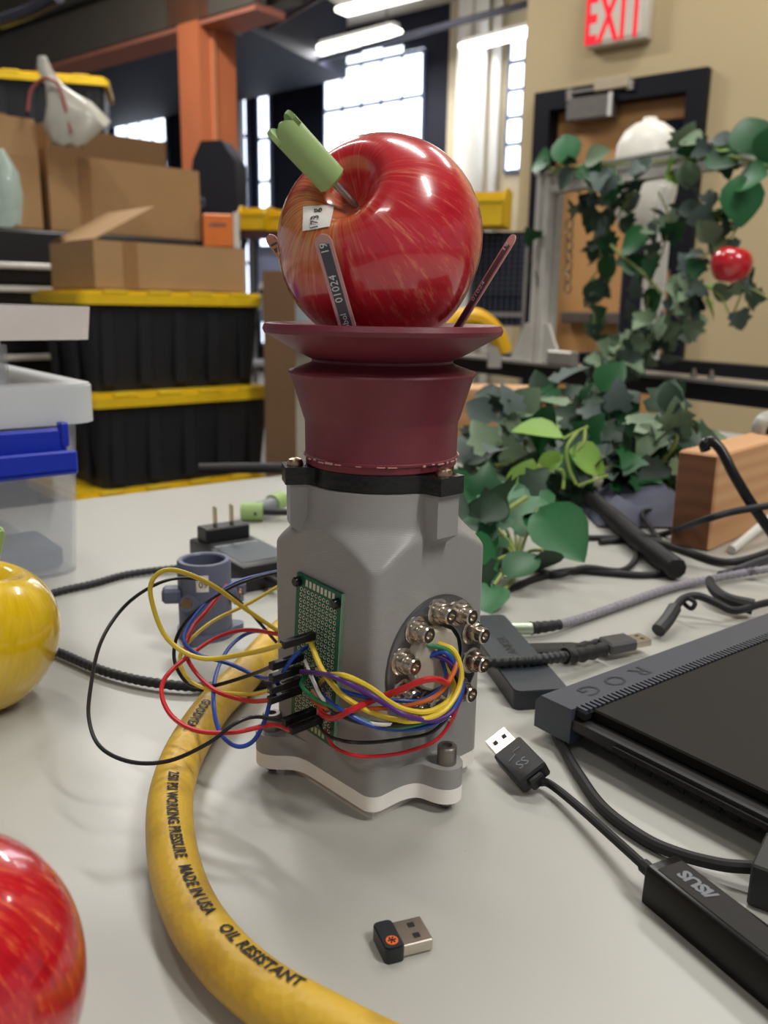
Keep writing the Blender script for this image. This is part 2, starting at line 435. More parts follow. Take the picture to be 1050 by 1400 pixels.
tote('black tote with yellow lid, lowest of the stack at the table edge', (BINC[0] - 0.04, BINC[1] - 0.05, -0.799), BA - 0.02, L=0.74, W=0.48, H=0.387)

def carton(label, loc, rotz, L, W, H, flaps, rise=0.0, th=0.006):
    """open cardboard box; flaps: dict side -> (length, angle from horizontal outwards in degrees)"""
    t = thing('cardboard_box', label, 'box', loc, rotz, 'open cardboard boxes')
    b = MB()
    b.box((L / 2, W / 2, th / 2), (L, W, th))
    b.box((L / 2, th / 2, H / 2), (L, th, H)); b.box((L / 2, W - th / 2, H / 2), (L, th, H))
    b.box((th / 2, W / 2, H / 2), (th, W - 2 * th, H)); b.box((L - th / 2, W / 2, H / 2), (th, W - 2 * th, H))
    b.build('carton', M_card, t)
    for side, (fl, an) in flaps.items():
        a = math.radians(an); c, s = math.cos(a), math.sin(a)
        if side == 'front': A, B_, o = (0, 0.003, H), (L, 0.003, H), (0, -c, s)
        if side == 'back': A, B_, o = (0, W - 0.003, H), (L, W - 0.003, H), (0, c, s)
        if side == 'left': A, B_, o = (0.003, 0, H), (0.003, W, H), (-c, 0, s)
        if side == 'right': A, B_, o = (L - 0.003, 0, H), (L - 0.003, W, H), (c, 0, s)
        A = Vector(A); B_ = Vector(B_); o = Vector(o); e = (B_ - A).normalized()
        M = frame(A + (B_ - A) / 2 + o * fl / 2, e, e.cross(o))
        bb = MB().box((0, 0, 0), ((B_ - A).length, fl, th))
        for i in range(len(bb.v)): bb.v[i] = M @ bb.v[i]
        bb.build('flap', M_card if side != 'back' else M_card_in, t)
    MB().box((L * 0.22, -0.001, H * 0.5), (0.05, 0.002, H * 0.97)).build('tape', mat('packing_tape', (150, 112, 72), 0.3), t)
    return t
cb = Vector((math.cos(BA), math.sin(BA), 0)); cl_ = Vector((-math.sin(BA), math.cos(BA), 0))
o = Vector((BINC[0], BINC[1], 0.247)) + cb * 0.06 + cl_ * 0.03
carton('low open cardboard box on the topmost yellow lid', tuple(o), BA, 0.57, 0.36, 0.155, {'left': (0.25, 152), 'back': (0.10, 172)})
tbase = 0.47
ch = thing('tool_chest', 'tall black tool chest with steel drawer pulls behind the stacked totes', 'tool chest', (-1.52, 3.28, FLOOR_Z), BA)
MB().box((0.42, 0.26, (tbase - FLOOR_Z) / 2), (1.04, 0.5, tbase - FLOOR_Z), bev=0.01).build('cabinet', mat('chest_black', (30, 30, 34), 0.4), ch)
for k in range(9):
    zz = tbase - FLOOR_Z - 0.16 - 0.085 * k
    d_ = MB().box((0.42, 0.004, zz), (0.98, 0.02, 0.074), bev=0.004).build('drawer', mat('chest_drawer', (22, 22, 26), 0.35), ch)
    MB().box((0.42, -0.012, zz + 0.024), (0.92, 0.024, 0.022), bev=0.005).build('pull', M_alu, d_)
ch2 = thing('tool_cabinet', 'grey tool cabinet with pale drawers at the left edge', 'tool cabinet', (-2.12, 3.01, FLOOR_Z), BA)
MB().box((0.2, 0.25, 0.62), (0.52, 0.5, 1.24), bev=0.01).build('cabinet', mat('chest_grey', (96, 92, 88), 0.5), ch2)
for k in range(6):
    d_ = MB().box((0.2, -0.004, 1.12 - 0.07 * k), (0.48, 0.02, 0.055), bev=0.004).build('drawer', mat('drawer_tan', (140, 124, 106), 0.5), ch2)
    MB().box((0.2, -0.018, 1.135 - 0.07 * k), (0.44, 0.014, 0.014)).build('pull', M_alu, d_)
o1 = Vector((-1.52, 3.28, tbase)) + cb * 0.50 + cl_ * 0.04
carton('tall open cardboard box standing behind the low one', (-1.52 + 0.743 * 0.32 - 0.669 * 0.05, 3.28 + 0.669 * 0.32 + 0.743 * 0.05, tbase + 0.002), BA, 0.66, 0.3, 0.29, {'back': (0.15, 95), 'left': (0.12, 100)})
carton('open cardboard box at the left edge under the plastic bag', (-1.52 - 0.743 * 0.08 - 0.669 * 0.03, 3.28 - 0.669 * 0.08 + 0.743 * 0.03, tbase + 0.002), BA, 0.36, 0.3, 0.26, {'front': (0.14, 97), 'back': (0.20, 88), 'right': (0.12, 92)})
tote('black tote with yellow lid high up at the left edge', (-2.2346,4.7500,0.9535), math.radians(14), L=0.76, W=0.46, H=0.40)
sh_ = thing('steel_shelving', 'dark steel shelving under the high tote at the left edge', 'shelving', (-2.2346,4.7500,0.9535), math.radians(14))
MB().box((0.38, 0.23, -0.017), (0.84, 0.54, 0.03)).build('shelf_board', mat('shelving_dark', (44, 44, 48), 0.5), sh_)
for sx in (-0.02, 0.78):
    for sy in (-0.02, 0.48):
        MB().box((sx, sy, -0.92), (0.03, 0.03, 1.78)).build('post', MATS['shelving_dark'], sh_)

def bag(name, label, cx_, rows, m, depth=0.5, seed=1, parent=None):
    """crumpled plastic bag: list of (x, z, half width) rows at the point cx_"""
    random.seed(seed)
    b = MB(); n = 14; vs = []; fs = []
    for (x, z, hw) in rows:
        for i in range(n):
            a = 2 * math.pi * i / n; j = 1 + random.uniform(-.16, .16)
            vs.append((cx_[0] + x + math.cos(a) * hw * j, cx_[1] + math.sin(a) * hw * depth * j, cx_[2] + z + random.uniform(-.15, .15) * hw))
    for k in range(len(rows) - 1):
        for i in range(n):
            j = (i + 1) % n; fs.append([k * n + i, k * n + j, (k + 1) * n + j, (k + 1) * n + i])
    fs.append(list(range(n))[::-1]); fs.append([(len(rows) - 1) * n + i for i in range(n)])
    b.add(vs, fs)
    return tag(b.build(name, m, smooth_angle=60), label, 'bag')
M_bagw = mat('bag_white_film', (200, 196, 184), 0.25, trans=0.15, var=0.05)
M_bagg = mat('bag_clear_film', (196, 214, 204), 0.15, trans=0.35, var=0.08)
p = (-1.2258,3.4500,0.7954)
bag('plastic_bag', 'white crumpled plastic bag poking out between the open boxes', p, [(0.03, -0.02, 0.06), (0.06, 0.05, 0.12), (0.03, 0.12, 0.08), (-0.01, 0.18, 0.035), (-0.045, 0.24, 0.028), (-0.05, 0.28, 0.015)], M_bagw, seed=3)
p = (-1.2303,2.9000,0.4596)
bag('plastic_bag', 'greenish clear plastic bag hanging at the left edge', p, [(0.0, -0.02, 0.05), (0.0, 0.07, 0.058), (0.0, 0.15, 0.05), (-0.01, 0.21, 0.025)], M_bagg, seed=5)
tag(MB().tube([(-1.3242,3.4000,0.8797),(-1.3082,3.4000,0.9463),(-1.2625,3.4000,0.9885),(-1.2155,3.4000,0.9794),(-1.1929,3.4000,0.9235),(-1.1713,3.4000,0.8125)], 0.0065, 8).build('rubber_hose', mat('hose_pink', (158, 82, 80), 0.5)), 'thin pink hose looping over the white plastic bag', 'hose')

# clutter between the column and the apple
bgb = thing('tool_bag', 'black bag with a pale logo hanging on the orange column', 'bag', (-0.8225,4.4000,0.4500), RW * 0.4)
pts = [(-0.115, 0), (-0.12, 0.3), (-0.10, 0.42), (-0.055, 0.5), (0.05, 0.5), (0.085, 0.45), (0.12, 0.4), (0.12, 0.05), (0.10, 0)]
b = MB(); nn = len(pts)
b.add([(x, -0.06, z) for x, z in pts] + [(x, 0.06, z) for x, z in pts], [list(range(nn)), list(range(nn, 2 * nn))[::-1]] + [[i, (i + 1) % nn, nn + (i + 1) % nn, nn + i] for i in range(nn)])
b.build('bag_body', mat('bag_black', (30, 31, 40), 0.7), bgb)
ring = rrect(-0.03, 0.205, 0.015, 0.245, 0.014)
MB().tube([(x - 0.06, -0.063, z) for x, z in ring] + [(ring[0][0] - 0.06, -0.063, ring[0][1])], 0.003, 6, sub=1).build('logo_ring', M_greyink, bgb)
lettering('logo_letter', 'G', 0.04, M_greyink, bgb, (-0.068, -0.0635, 0.225), (1, 0, 0), (0, 0, 1))

def simple_bin(label, p, rotz, L, W, H, m, name='parts_bin', cat='bin', group='yellow parts bins'):
    t = thing(name, label, cat, p, rotz, group)
    th = 0.004; b = MB()
    b.box((0, 0, th / 2), (L, W, th)); b.box((0, W / 2 - th / 2, H / 2), (L, th, H))
    b.box((0, -W / 2 + th / 2, H * 0.32), (L, th, H * 0.64))
    for s_ in (-1, 1):
        q = [(-W / 2, 0), (W / 2, 0), (W / 2, H), (-W / 2 + 0.35 * W, H), (-W / 2, H * 0.64)]
        xx = s_ * (L / 2 - th / 2)
        vs = [(xx - th / 2, y, z) for y, z in q] + [(xx + th / 2, y, z) for y, z in q]
        b.add(vs, [[0, 1, 2, 3, 4], [9, 8, 7, 6, 5]] + [[i, (i + 1) % 5, 5 + (i + 1) % 5, 5 + i] for i in range(5)])
    b.build('tray', m, t)
    MB().box((0, -W / 2 - 0.004, H * 0.62), (L, 0.01, 0.012)).build('lip', m, t)
    return t
simple_bin('yellow parts bin left of the apple on the shelf', (-0.6159,4.2000,0.5364), -0.2, 0.13, 0.14, 0.11, M_yellow)
simple_bin('yellow parts bin half behind the apple on the shelf', (-0.4926,4.2500,0.5391), -0.2, 0.10, 0.14, 0.105, M_yellow)
simple_bin('large yellow bin on the mesh rack right of the apple', (0.3734,3.9000,0.5403), -0.3, 0.27, 0.22, 0.16, M_yellow)
rk = thing('shelf_rack', 'metal shelf carrying the small yellow bins left of the apple', 'shelf', (-0.5141,4.2000,0.5316), -0.2)
MB().box((0, 0, -0.012), (0.34, 0.24, 0.02)).build('shelf_board', mat('shelf_maroon', (72, 34, 40), 0.5), rk)
MB().box((0, 0, -0.34), (0.34, 0.24, 0.02)).build('shelf_board', mat('shelf_grey', (150, 152, 158), 0.5), rk)
MB().box((0, 0, -0.60), (0.34, 0.24, 0.02)).build('shelf_board', MATS['shelf_grey'], rk)
for sx in (-1, 1):
    for sy in (-1, 1):
        MB().box((sx * 0.165, sy * 0.11, -0.55), (0.018, 0.018, 1.1)).build('post', MATS['shelf_grey'], rk)
MB().box((0.0, 0.05, -0.19), (0.2, 0.14, 0.26), bev=0.01).build('back_panel', mat('shelf_blue', (150, 160, 196), 0.5), rk)
p = rk.location + Vector((-0.04, -0.05, -0.329))
tag(MB().lathe([(0.0, 0), (0.05, 0), (0.052, 0.08), (0.03, 0.11), (0.02, 0.13), (0.0, 0.13)], 16, Matrix.Translation(p)).build('white_jar', M_white), 'white jar on the shelf below the yellow bins', 'jar')
p = (-0.7500,4.0000,0.4659)
ob = thing('orange_crate', 'orange crate with a grey label under the black bag', 'crate', p, 0.1)
MB().box((0, 0, 0.05), (0.13, 0.12, 0.14), bev=0.006).build('crate_body', mat('crate_orange', (226, 122, 52), 0.5), ob)
MB().box((0.0, -0.0615, 0.075), (0.07, 0.003, 0.012)).build('label_strip', mat('label_greyred', (140, 96, 92), 0.5), ob)
MB().box((0.078, 0, 0.055), (0.022, 0.1, 0.15)).build('side_post', M_alu, ob)
# mesh basket rack right of the apple
mr = thing('mesh_rack', 'black mesh basket rack below the large yellow bin', 'rack', (0.4590,3.9000,0.1794), -0.3)
for k, z0 in enumerate((0.03, -0.14)):
    bk = MB().box((0, 0.10, z0 + 0.16), (0.24, 0.012, 0.33 if k == 0 else 0.14)).build('basket', mat('mesh_black', (24, 25, 34), 0.5), mr)
    b = MB()
    for i in range(9):
        for j in range(13 if k == 0 else 5):
            b.box((-0.105 + 0.026 * i, 0.092, z0 + 0.01 + 0.024 * j + (0 if k == 0 else 0.09)), (0.008, 0.008, 0.014))
    o = b.build('mesh_wires', mat('mesh_grey', (98, 102, 118), 0.35, metal=0.7), bk, smooth_angle=0); o['kind'] = 'stuff'
MB().box((0, 0.09, 0.0), (0.25, 0.03, 0.02)).build('shelf_rail', mat('rail_grey', (130, 126, 124), 0.5), mr)
for sx in (-1, 1):
    MB().box((sx * 0.125, 0.10, -0.25), (0.014, 0.014, 1.2)).build('post', mat('rail_grey', (130, 126, 124), 0.5), mr)
# leaning sheet and white panel right of the totes
q = (-0.3721,2.7000,-0.2975)
tag(MB().box((0, 0, 0.42), (0.11, 0.012, 1.12)).build('cardboard_sheet', mat('card_brown', (112, 84, 58), 0.85, var=0.1, vscale=5), loc=(q[0], q[1] + 0.35, -0.66), rotz=0.25), 'brown cardboard sheet leaning beside the totes', 'cardboard')
q = (-0.3364,3.1000,-0.3717)
wb = thing('appliance_box', 'pale grey tall carton behind the maroon cup', 'box', (q[0] + 0.07, q[1] + 0.32, FLOOR_Z), 0.1)
MB().box((0, 0, 0.47), (0.30, 0.2, 0.94), bev=0.006).build('carton', mat('pale_box', (188, 180, 164), 0.7), wb)
MB().box((0.0, -0.101, 0.47), (0.03, 0.002, 0.9)).build('tape', mat('pale_tape', (166, 158, 142), 0.4), wb)
q = (-0.3210,3.0000,0.1716)
cr = thing('glass_crate', 'pale blue-grey crate on the carton behind the apple', 'crate', (q[0] + 0.02, q[1] + 0.2, 0.142), 0.1)
MB().box((0, 0, 0.05), (0.30, 0.18, 0.1), bev=0.01).build('crate_body', mat('crate_paleblue', (168, 180, 186), 0.4), cr)
MB().box((0, -0.02, 0.11), (0.31, 0.19, 0.02), bev=0.004).build('rim', mat('crate_dark', (60, 64, 76), 0.4), cr)


# ================================================================ the work table
M_table = bpy.data.materials.new('white_table_top'); M_table.use_nodes = True
nt = M_table.node_tree; bs = nt.nodes['Principled BSDF']
tc = nt.nodes.new('ShaderNodeTexCoord')
n1 = nt.nodes.new('ShaderNodeTexNoise'); n1.inputs['Scale'].default_value = 3.2; n1.inputs['Detail'].default_value = 5
n2 = nt.nodes.new('ShaderNodeTexNoise'); n2.inputs['Scale'].default_value = 140; n2.inputs['Detail'].default_value = 2
nt.links.new(tc.outputs['Object'], n1.inputs['Vector']); nt.links.new(tc.outputs['Object'], n2.inputs['Vector'])
mx = nt.nodes.new('ShaderNodeMix'); mx.data_type = 'RGBA'
mx.inputs[6].default_value = lin((166, 165, 158)); mx.inputs[7].default_value = lin((182, 181, 174))
nt.links.new(n1.outputs['Fac'], mx.inputs[0])
rp = nt.nodes.new('ShaderNodeValToRGB'); rp.color_ramp.elements[0].position = 0.17; rp.color_ramp.elements[1].position = 0.22
rp.color_ramp.elements[0].color = (0.45, 0.43, 0.40, 1); rp.color_ramp.elements[1].color = (1, 1, 1, 1)
nt.links.new(n2.outputs['Fac'], rp.inputs[0])
m2 = nt.nodes.new('ShaderNodeMix'); m2.data_type = 'RGBA'; m2.blend_type = 'MULTIPLY'; m2.inputs[0].default_value = 0.6
nt.links.new(mx.outputs[2], m2.inputs[6]); nt.links.new(rp.outputs[0], m2.inputs[7])
nt.links.new(m2.outputs[2], bs.inputs['Base Color'])
bs.inputs['Roughness'].default_value = 0.34; bs.inputs['Specular IOR Level'].default_value = 0.5
tb = thing('work_table', 'large white laminate work table carrying the gripper and cables', 'table', (-0.338, 0.924, 0), math.radians(37.7))
# local x runs along the far-left edge, local y away from the camera
MB().box((0.22, -1.0, -0.016), (1.84, 2.0, 0.032), bev=0.003).build('table_top', M_table, tb)
MB().box((0.22, -1.0, -0.08), (1.6, 1.8, 0.08)).build('apron', mat('table_apron', (120, 120, 122), 0.5), tb)
for sx in (-0.5, 0.9):
    for sy in (-1.85, -0.15):
        MB().box((sx, sy, FLOOR_Z / 2 - 0.02), (0.06, 0.06, -FLOOR_Z - 0.04)).build('leg', mat('table_apron', (120, 120, 122), 0.5), tb)

# ================================================================ gripper module
TH = math.radians(43.4)
dv = thing('gripper_module', 'grey printed gripper module with maroon suction cup and coloured wires', 'gripper', (-0.0017, 0.3705, 0), TH)
def printed(name, rgb, rough=0.45, strength=0.35):
    if name in MATS: return MATS[name]
    mt = mat(name, rgb, rough, var=0.03, vscale=60)
    nt = mt.node_tree; b = nt.nodes['Principled BSDF']
    tcx = nt.nodes.new('ShaderNodeTexCoord'); sx = nt.nodes.new('ShaderNodeSeparateXYZ')
    nt.links.new(tcx.outputs['Object'], sx.inputs[0])
    ml = nt.nodes.new('ShaderNodeMath'); ml.operation = 'MULTIPLY'; ml.inputs[1].default_value = 2 * math.pi / 0.0006
    sn = nt.nodes.new('ShaderNodeMath'); sn.operation = 'SINE'
    nt.links.new(sx.outputs['Z'], ml.inputs[0]); nt.links.new(ml.outputs[0], sn.inputs[0])
    bp = nt.nodes.new('ShaderNodeBump'); bp.inputs['Strength'].default_value = strength; bp.inputs['Distance'].default_value = 0.00006
    nt.links.new(sn.outputs[0], bp.inputs['Height']); nt.links.new(bp.outputs[0], b.inputs['Normal'])
    return mt
M_grey = printed('grey_print', (152, 149, 146), 0.38)
M_wprint = printed('white_print', (250, 243, 234), 0.45)
M_blackprint = mat('black_print', (18, 18, 20), 0.25, bump=0.15, bscale=400)
HW = 0.0343
def sd_rbox(x, y, hx, hy, r):
    qx = abs(x) - hx + r; qy = abs(y) - hy + r
    return math.hypot(max(qx, 0), max(qy, 0)) + min(max(qx, qy), 0) - r
def smin(a, b, k):
    h = max(k - abs(a - b), 0) / k
    return min(a, b) - h * h * k * 0.25
def polar(sd, n=160, rmax=0.075):
    out = []
    for i in range(n):
        a = 2 * math.pi * i / n; c, s = math.cos(a), math.sin(a)
        lo, hi = 0.005, rmax
        # outermost crossing
        k = 150; last = lo
        for j in range(k + 1):
            rr = lo + (hi - lo) * j / k
            if sd(rr * c, rr * s) < 0: last = rr
        lo2, hi2 = last, last + (hi - lo) / k
        for _ in range(18):
            mid = (lo2 + hi2) / 2
            if sd(mid * c, mid * s) < 0: lo2 = mid
            else: hi2 = mid
        out.append((lo2 * c, lo2 * s))
    return out
LUGS = [(0.0, -0.0445), (-0.0385, 0.0300), (0.0385, 0.0300)]
def sd_base(x, y):
    d = sd_rbox(x, y, HW, HW, 0.006)
    for lx, ly in LUGS: d = smin(d, math.hypot(x - lx, y - ly) - 0.0070, 0.017)
    return d
outl = polar(sd_base, 220)
sq = polar(lambda x, y: sd_rbox(x, y, HW, HW, 0.006), 200)
MB().prism(polar(lambda x, y: sd_rbox(x, y, HW - 0.003, HW - 0.003, 0.003), 96), 0.0, 0.0054).build('foot_block', mat('foot_print', (206, 200, 192), 0.4), dv)
MB().prism(outl, 0.0052, 0.0122).build('base_plate', M_wprint, dv)['label'] = 'white printed base plate with screw lugs'
MB().prism(outl, 0.0122, 0.0215).build('base_flange', M_grey, dv)
# housing: square shaft cut by a cone into a round neck
b = MB(); n = len(sq); vs = []; fs = []
RN = 0.0335; ZS, ZN, ZT = 0.1095, 0.1235, 0.1392
zl = [0.0215, 0.06, ZS - 0.001] + [ZS + (ZN - ZS) * k / 30 for k in range(31)] + [ZN + 0.0012, ZN + 0.003, ZT]
for z in zl:
    rc = 0.0480 + (RN - 0.0480) * (z - ZS) / (ZN - ZS)
    rc = -smin(-rc, -RN, 0.004) if z > ZS - 0.0005 else 1.0
    for x, y in sq:
        rr = math.hypot(x, y); q = smin(rr, rc, 0.0022) / rr
        vs.append((x * q, y * q, z))
for k in range(len(zl) - 1):
    for i in range(n):
        j = (i + 1) % n; fs.append([k * n + i, k * n + j, (k + 1) * n + j, (k + 1) * n + i])
fs.append(list(range(n))[::-1]); fs.append([(len(zl) - 1) * n + i for i in range(n)])
b.add(vs, fs); b.build('housing', M_grey, dv, smooth_angle=50)['label'] = 'grey printed housing, square below and round at the neck'
NA = [math.radians(a) for a in (-90, 150, 30)]
for a in NA:
    M = Matrix.Rotation(a, 4, 'Z')
    q = [(0.028, 0.1392), (0.0405, 0.1392), (0.0405, 0.1215), (0.0335, 0.1165), (0.028, 0.1165)]
    bb = MB(); hwid = 0.0062
    vs = [(x, -hwid, z) for x, z in q] + [(x, hwid, z) for x, z in q]; nn = len(q)
    bb.add(vs, [list(range(nn)), list(range(nn, 2 * nn))[::-1]] + [[i, (i + 1) % nn, nn + (i + 1) % nn, nn + i] for i in range(nn)], M)
    bb.build('screw_boss', M_grey, dv)
# black adapter ring with three lugs
def sd_ring(x, y):
    d = math.hypot(x, y) - 0.0318
    for a in NA:
        u = x * math.cos(a) + y * math.sin(a); v = -x * math.sin(a) + y * math.cos(a)
        d = smin(d, sd_rbox(u - 0.031, v, 0.0115, 0.0072, 0.0008), 0.004)
    return d
MB().prism(polar(sd_ring, 240), 0.1394, 0.1468).build('adapter_ring', M_blackprint, dv)['label'] = 'black printed ring under the suction cup'
for a in NA:
    x, y = 0.0375 * math.cos(a), 0.0375 * math.sin(a)
    MB().lathe([(0.0035, 0), (0.0035, 0.001), (0.0028, 0.0024), (0.0012, 0.003), (0.0, 0.003)], 16, Matrix.Translation((x, y, 0.1468))).build('ring_screw', mat('brass_steel', (190, 160, 130), 0.3, metal=1.0), dv)
# suction cup
M_cup = mat('maroon_silicone', (116, 45, 56), 0.46, var=0.08, vscale=90, bump=0.12, bscale=350, sss=0.06)
prof = [(0.0, 0.1470), (0.0318, 0.1470), (0.0326, 0.1476), (0.0327, 0.1500), (0.0333, 0.1504), (0.0333, 0.1512), (0.0328, 0.1516), (0.0329, 0.1655),
        (0.0336, 0.1672), (0.0385, 0.1835), (0.0398, 0.1856), (0.0394, 0.1864), (0.0310, 0.1893), (0.0298, 0.1902), (0.0300, 0.1912),
        (0.0350, 0.1935), (0.0496, 0.2018), (0.0503, 0.2036), (0.0494, 0.2056), (0.0480, 0.2058), (0.0380, 0.1985), (0.0300, 0.1945), (0.0, 0.1935)]
cup = MB().lathe(prof, 64).build('suction_cup', M_cup, dv, smooth_angle=28); cup['label'] = 'maroon silicone suction cup with flared rim'
random.seed(4)
b = MB()
for k in range(46):
    a = 2 * math.pi * k / 46; w_ = random.uniform(0.0007, 0.0024)
    if random.random() < 0.2: continue
    M = Matrix.Rotation(a, 4, 'Z')
    b.box((0.0335, 0, 0.1507 + random.uniform(-.0003, .0003)), (0.0006, w_ * 1.6, random.uniform(.0003, .0008)), M)
o = b.build('moulding_flash', mat('silicone_flash', (206, 150, 136), 0.5), cup, smooth_angle=0); o['kind'] = 'stuff'

# socket head screws through the base lugs
sc_src = None
for lx, ly in LUGS:
    t = MB(); t.lathe([(0.0, 0.0215), (0.00425, 0.0215), (0.00425, 0.0290), (0.0038, 0.0296), (0.0022, 0.0296), (0.0021, 0.0270), (0.0, 0.0270)], 24)
    o = t.build('cap_screw', M_steel_dark, dv); o.location = (lx, ly, 0)
    MB().lathe([(0.0, 0.0001), (0.0018, 0.0004), (0.0036, 0.0022), (0.0039, 0.0055), (0.0, 0.0055)], 16).build('screw_tip', mat('tip_grey', (110, 106, 104), 0.4, metal=0.7), o)

# ---- force sensor flange on the right face (y = -HW)
FC = Vector((0.0012, -HW, 0.0655))
FM = Matrix.Translation(FC) @ Matrix.Rotation(math.pi / 2, 4, 'X')     # local z points out of the face
for nm, pr, mm in [('flange_ring', [(0.0162, 0.0), (0.0290, 0.0), (0.0290, 0.0012), (0.0284, 0.0016), (0.0168, 0.0016), (0.0162, 0.0012)], mat('flange_metal', (128, 126, 124), 0.3, metal=0.9)),
                   ('flange_core', [(0.0, 0.0002), (0.0164, 0.0002), (0.0164, 0.0006), (0.0, 0.0006)], mat('flange_black', (22, 22, 24), 0.4))]:
    MB().lathe(pr, 48, FM, caps=False).build(nm, mm, dv)
M_hub = mat('hub_resin', (196, 186, 168), 0.22, var=0.12, vscale=120, coat=0.4, trans=0.15)
MB().lathe([(0.0140, 0.0004), (0.0138, 0.0058), (0.0128, 0.0068), (0.0, 0.0074)], 14, FM @ Matrix.Translation((-0.0050, 0.0035, 0))).build('cable_hub', M_hub, dv)['label'] = 'cloudy resin hub where the coloured wires come out'
M_bolt = mat('nickel', (206, 194, 180), 0.24, metal=1.0, var=0.06, vscale=200)
for k in range(10):
    a = math.radians(165 - 36 * k)
    M = FM @ Matrix.Translation((0.0226 * math.cos(a), 0.0226 * math.sin(a), 0.0014))
    nb = MB().lathe([(0.0046, 0.0010), (0.0046, 0.0042), (0.0043, 0.0048), (0.0036, 0.0049), (0.0036, 0.0082), (0.0031, 0.0088), (0.0017, 0.0088), (0.0016, 0.0074), (0.0, 0.0074)], 20, M).build('bolt', M_bolt, dv)
    MB().lathe([(0.0, 0), (0.0060, 0), (0.0060, 0.0009), (0.0057, 0.0011), (0.0, 0.0011)], 20, M).build('washer', M_bolt, nb)

# ---- perfboard on the left face (x = -HW)
PT = Matrix.Translation((-0.0352, 0.0014, 0.0640)) @ Matrix.Rotation(math.radians(4.3), 4, 'X') @ Matrix(((0, 0, -1, 0), (-1, 0, 0, 0), (0, 1, 0, 0), (0, 0, 0, 1)))
# board frame: x right (towards the front corner), y up, z out of the face
M_pcb = mat('pcb_green', (18, 92, 66), 0.35, var=0.06, vscale=200)
M_gold = mat('solder_pad', (196, 186, 150), 0.35, metal=0.6)
pcb = MB().box((0, 0, -0.0002), (0.0300, 0.0715, 0.0016), PT).build('perfboard', M_pcb, dv); pcb['label'] = 'green perforated circuit board on the left face'
MB().box((0.0151, 0, -0.0002), (0.0004, 0.0715, 0.0017), PT).build('board_edge', mat('pcb_edge', (150, 190, 160), 0.5), pcb)
b = MB(); hb = MB()
for c in range(10):
    for r_ in range(24):
        x = (c - 4.5) * 0.00254; y = (11.5 - r_) * 0.00254
        b.lathe([(0.00055, 0.00062), (0.00095, 0.00072), (0.00095, 0.00062)], 10, PT @ Matrix.Translation((x, y, 0)), caps=False)
        hb.lathe([(0.0, 0.00064), (0.00056, 0.00064)], 8, PT @ Matrix.Translation((x, y, 0)), caps=False)
o = b.build('hole_rings', mat('ring_tin', (208, 204, 186), 0.4, metal=0.3), pcb); o['kind'] = 'stuff'
o = hb.build('holes', mat('hole_dark', (16, 34, 26), 0.6, var=0), pcb, smooth_angle=0); o['kind'] = 'stuff'
for s_ in (1, -1):
    for c in range(8):
        MB().box(((c - 3.5) * 0.00254 + (0.001 if s_ > 0 else -0.001), s_ * 0.0329, 0.00065), (0.0016, 0.0030, 0.0003), PT, bev=0.0001).build('edge_pad', M_gold if s_ < 0 else mat('ring_tin', (208, 204, 186), 0.4), pcb)
for x in (-0.0132, 0.0128):
    MB().lathe([(0, 0), (0.0022, 0.0), (0.0022, 0.0022), (0.0017, 0.0028), (0, 0.0028)], 14, PT @ Matrix.Translation((x, 0.0322 - (0 if x < 0 else 0.001), 0.0006))).build('board_screw', M_black_gloss, pcb)
def pcb_xy(p):
    q = PT.inverted() @ Vector(p); return q
for (px, py) in [(0.006, -0.0035), (0.002, -0.009), (0.0035, -0.015), (0.008, -0.0175)]:
    rs_ = MB().tube([(px - .003, py + .001, .0018), (px - .0022, py + .0008, .0018), (px, py, .0018), (px + .0022, py - .0008, .0018), (px + .003, py - .001, .0018)], 0.0009, 8, sub=1)
    for i in range(len(rs_.v)): rs_.v[i] = PT @ rs_.v[i]
    rs_.build('resistor', mat('resistor_tan', (196, 164, 112), 0.5), pcb)
for i, (px, py) in enumerate([(0.0085, -0.006), (0.0095, -0.011), (0.010, -0.013), (0.0092, -0.0215), (0.0105, -0.0235), (0.009, -0.0255), (0.0108, -0.0205), (-0.001, -0.003)]):
    MB().lathe([(0.0013, 0), (0.0009, 0.0008), (0.0003, 0.0016), (0, 0.0017)], 8, PT @ Matrix.Translation((px, py, 0.0006))).build('solder_blob', M_steel, pcb)

WCOL = {'yellow': (226, 196, 60), 'black': (26, 26, 27), 'blue': (38, 72, 160), 'red': (196, 34, 40), 'purple': (84, 40, 120), 'white': (226, 224, 216), 'green': (44, 128, 78), 'orange': (214, 108, 48)}
def wire(color, pts, r=0.00105, label=None, name='jumper_wire', parent=None):
    o = MB().tube(pts, r, 8, sub=7).build(name, mat('wire_' + color, WCOL[color], 0.35, var=0.02), parent or dv)
    if label: o['label'] = label
    return o
# jumper plugs standing out of the board, with their wires looping to the left
CON = [(-0.0370,0.0002,0.0763), (-0.0370,0.0084,0.0640), (-0.0370,0.0085,0.0585), (-0.0370,0.0096,0.0526), (-0.0370,0.0101,0.0478), (-0.0370,-0.0001,0.0415), (-0.0370,-0.0047,0.0394)]
for c in CON:
    hs = MB().box((c[0] - 0.0088, c[1], c[2]), (0.0168, 0.0032, 0.0032), bev=0.0002).build('jumper_plug', M_black, dv)
    MB().box((c[0] - 0.0075, c[1], c[2] + 0.00165), (0.006, 0.001, 0.0003)).build('latch', M_black_gloss, hs)
E_ = [(c[0] - 0.0165, c[1], c[2]) for c in CON]
wire('yellow', [E_[0]] + [(-0.0463,0.0362,0.0591),(-0.0568,0.0599,0.0519),(-0.0657,0.0752,0.0598),(-0.0680,0.0843,0.0785),(-0.0635,0.0869,0.0870),(-0.0541,0.0849,0.0882),(-0.0335,0.0861,0.0761),(-0.0133,0.0876,0.0585),(0.0085,0.0876,0.0400)], 0.0012)
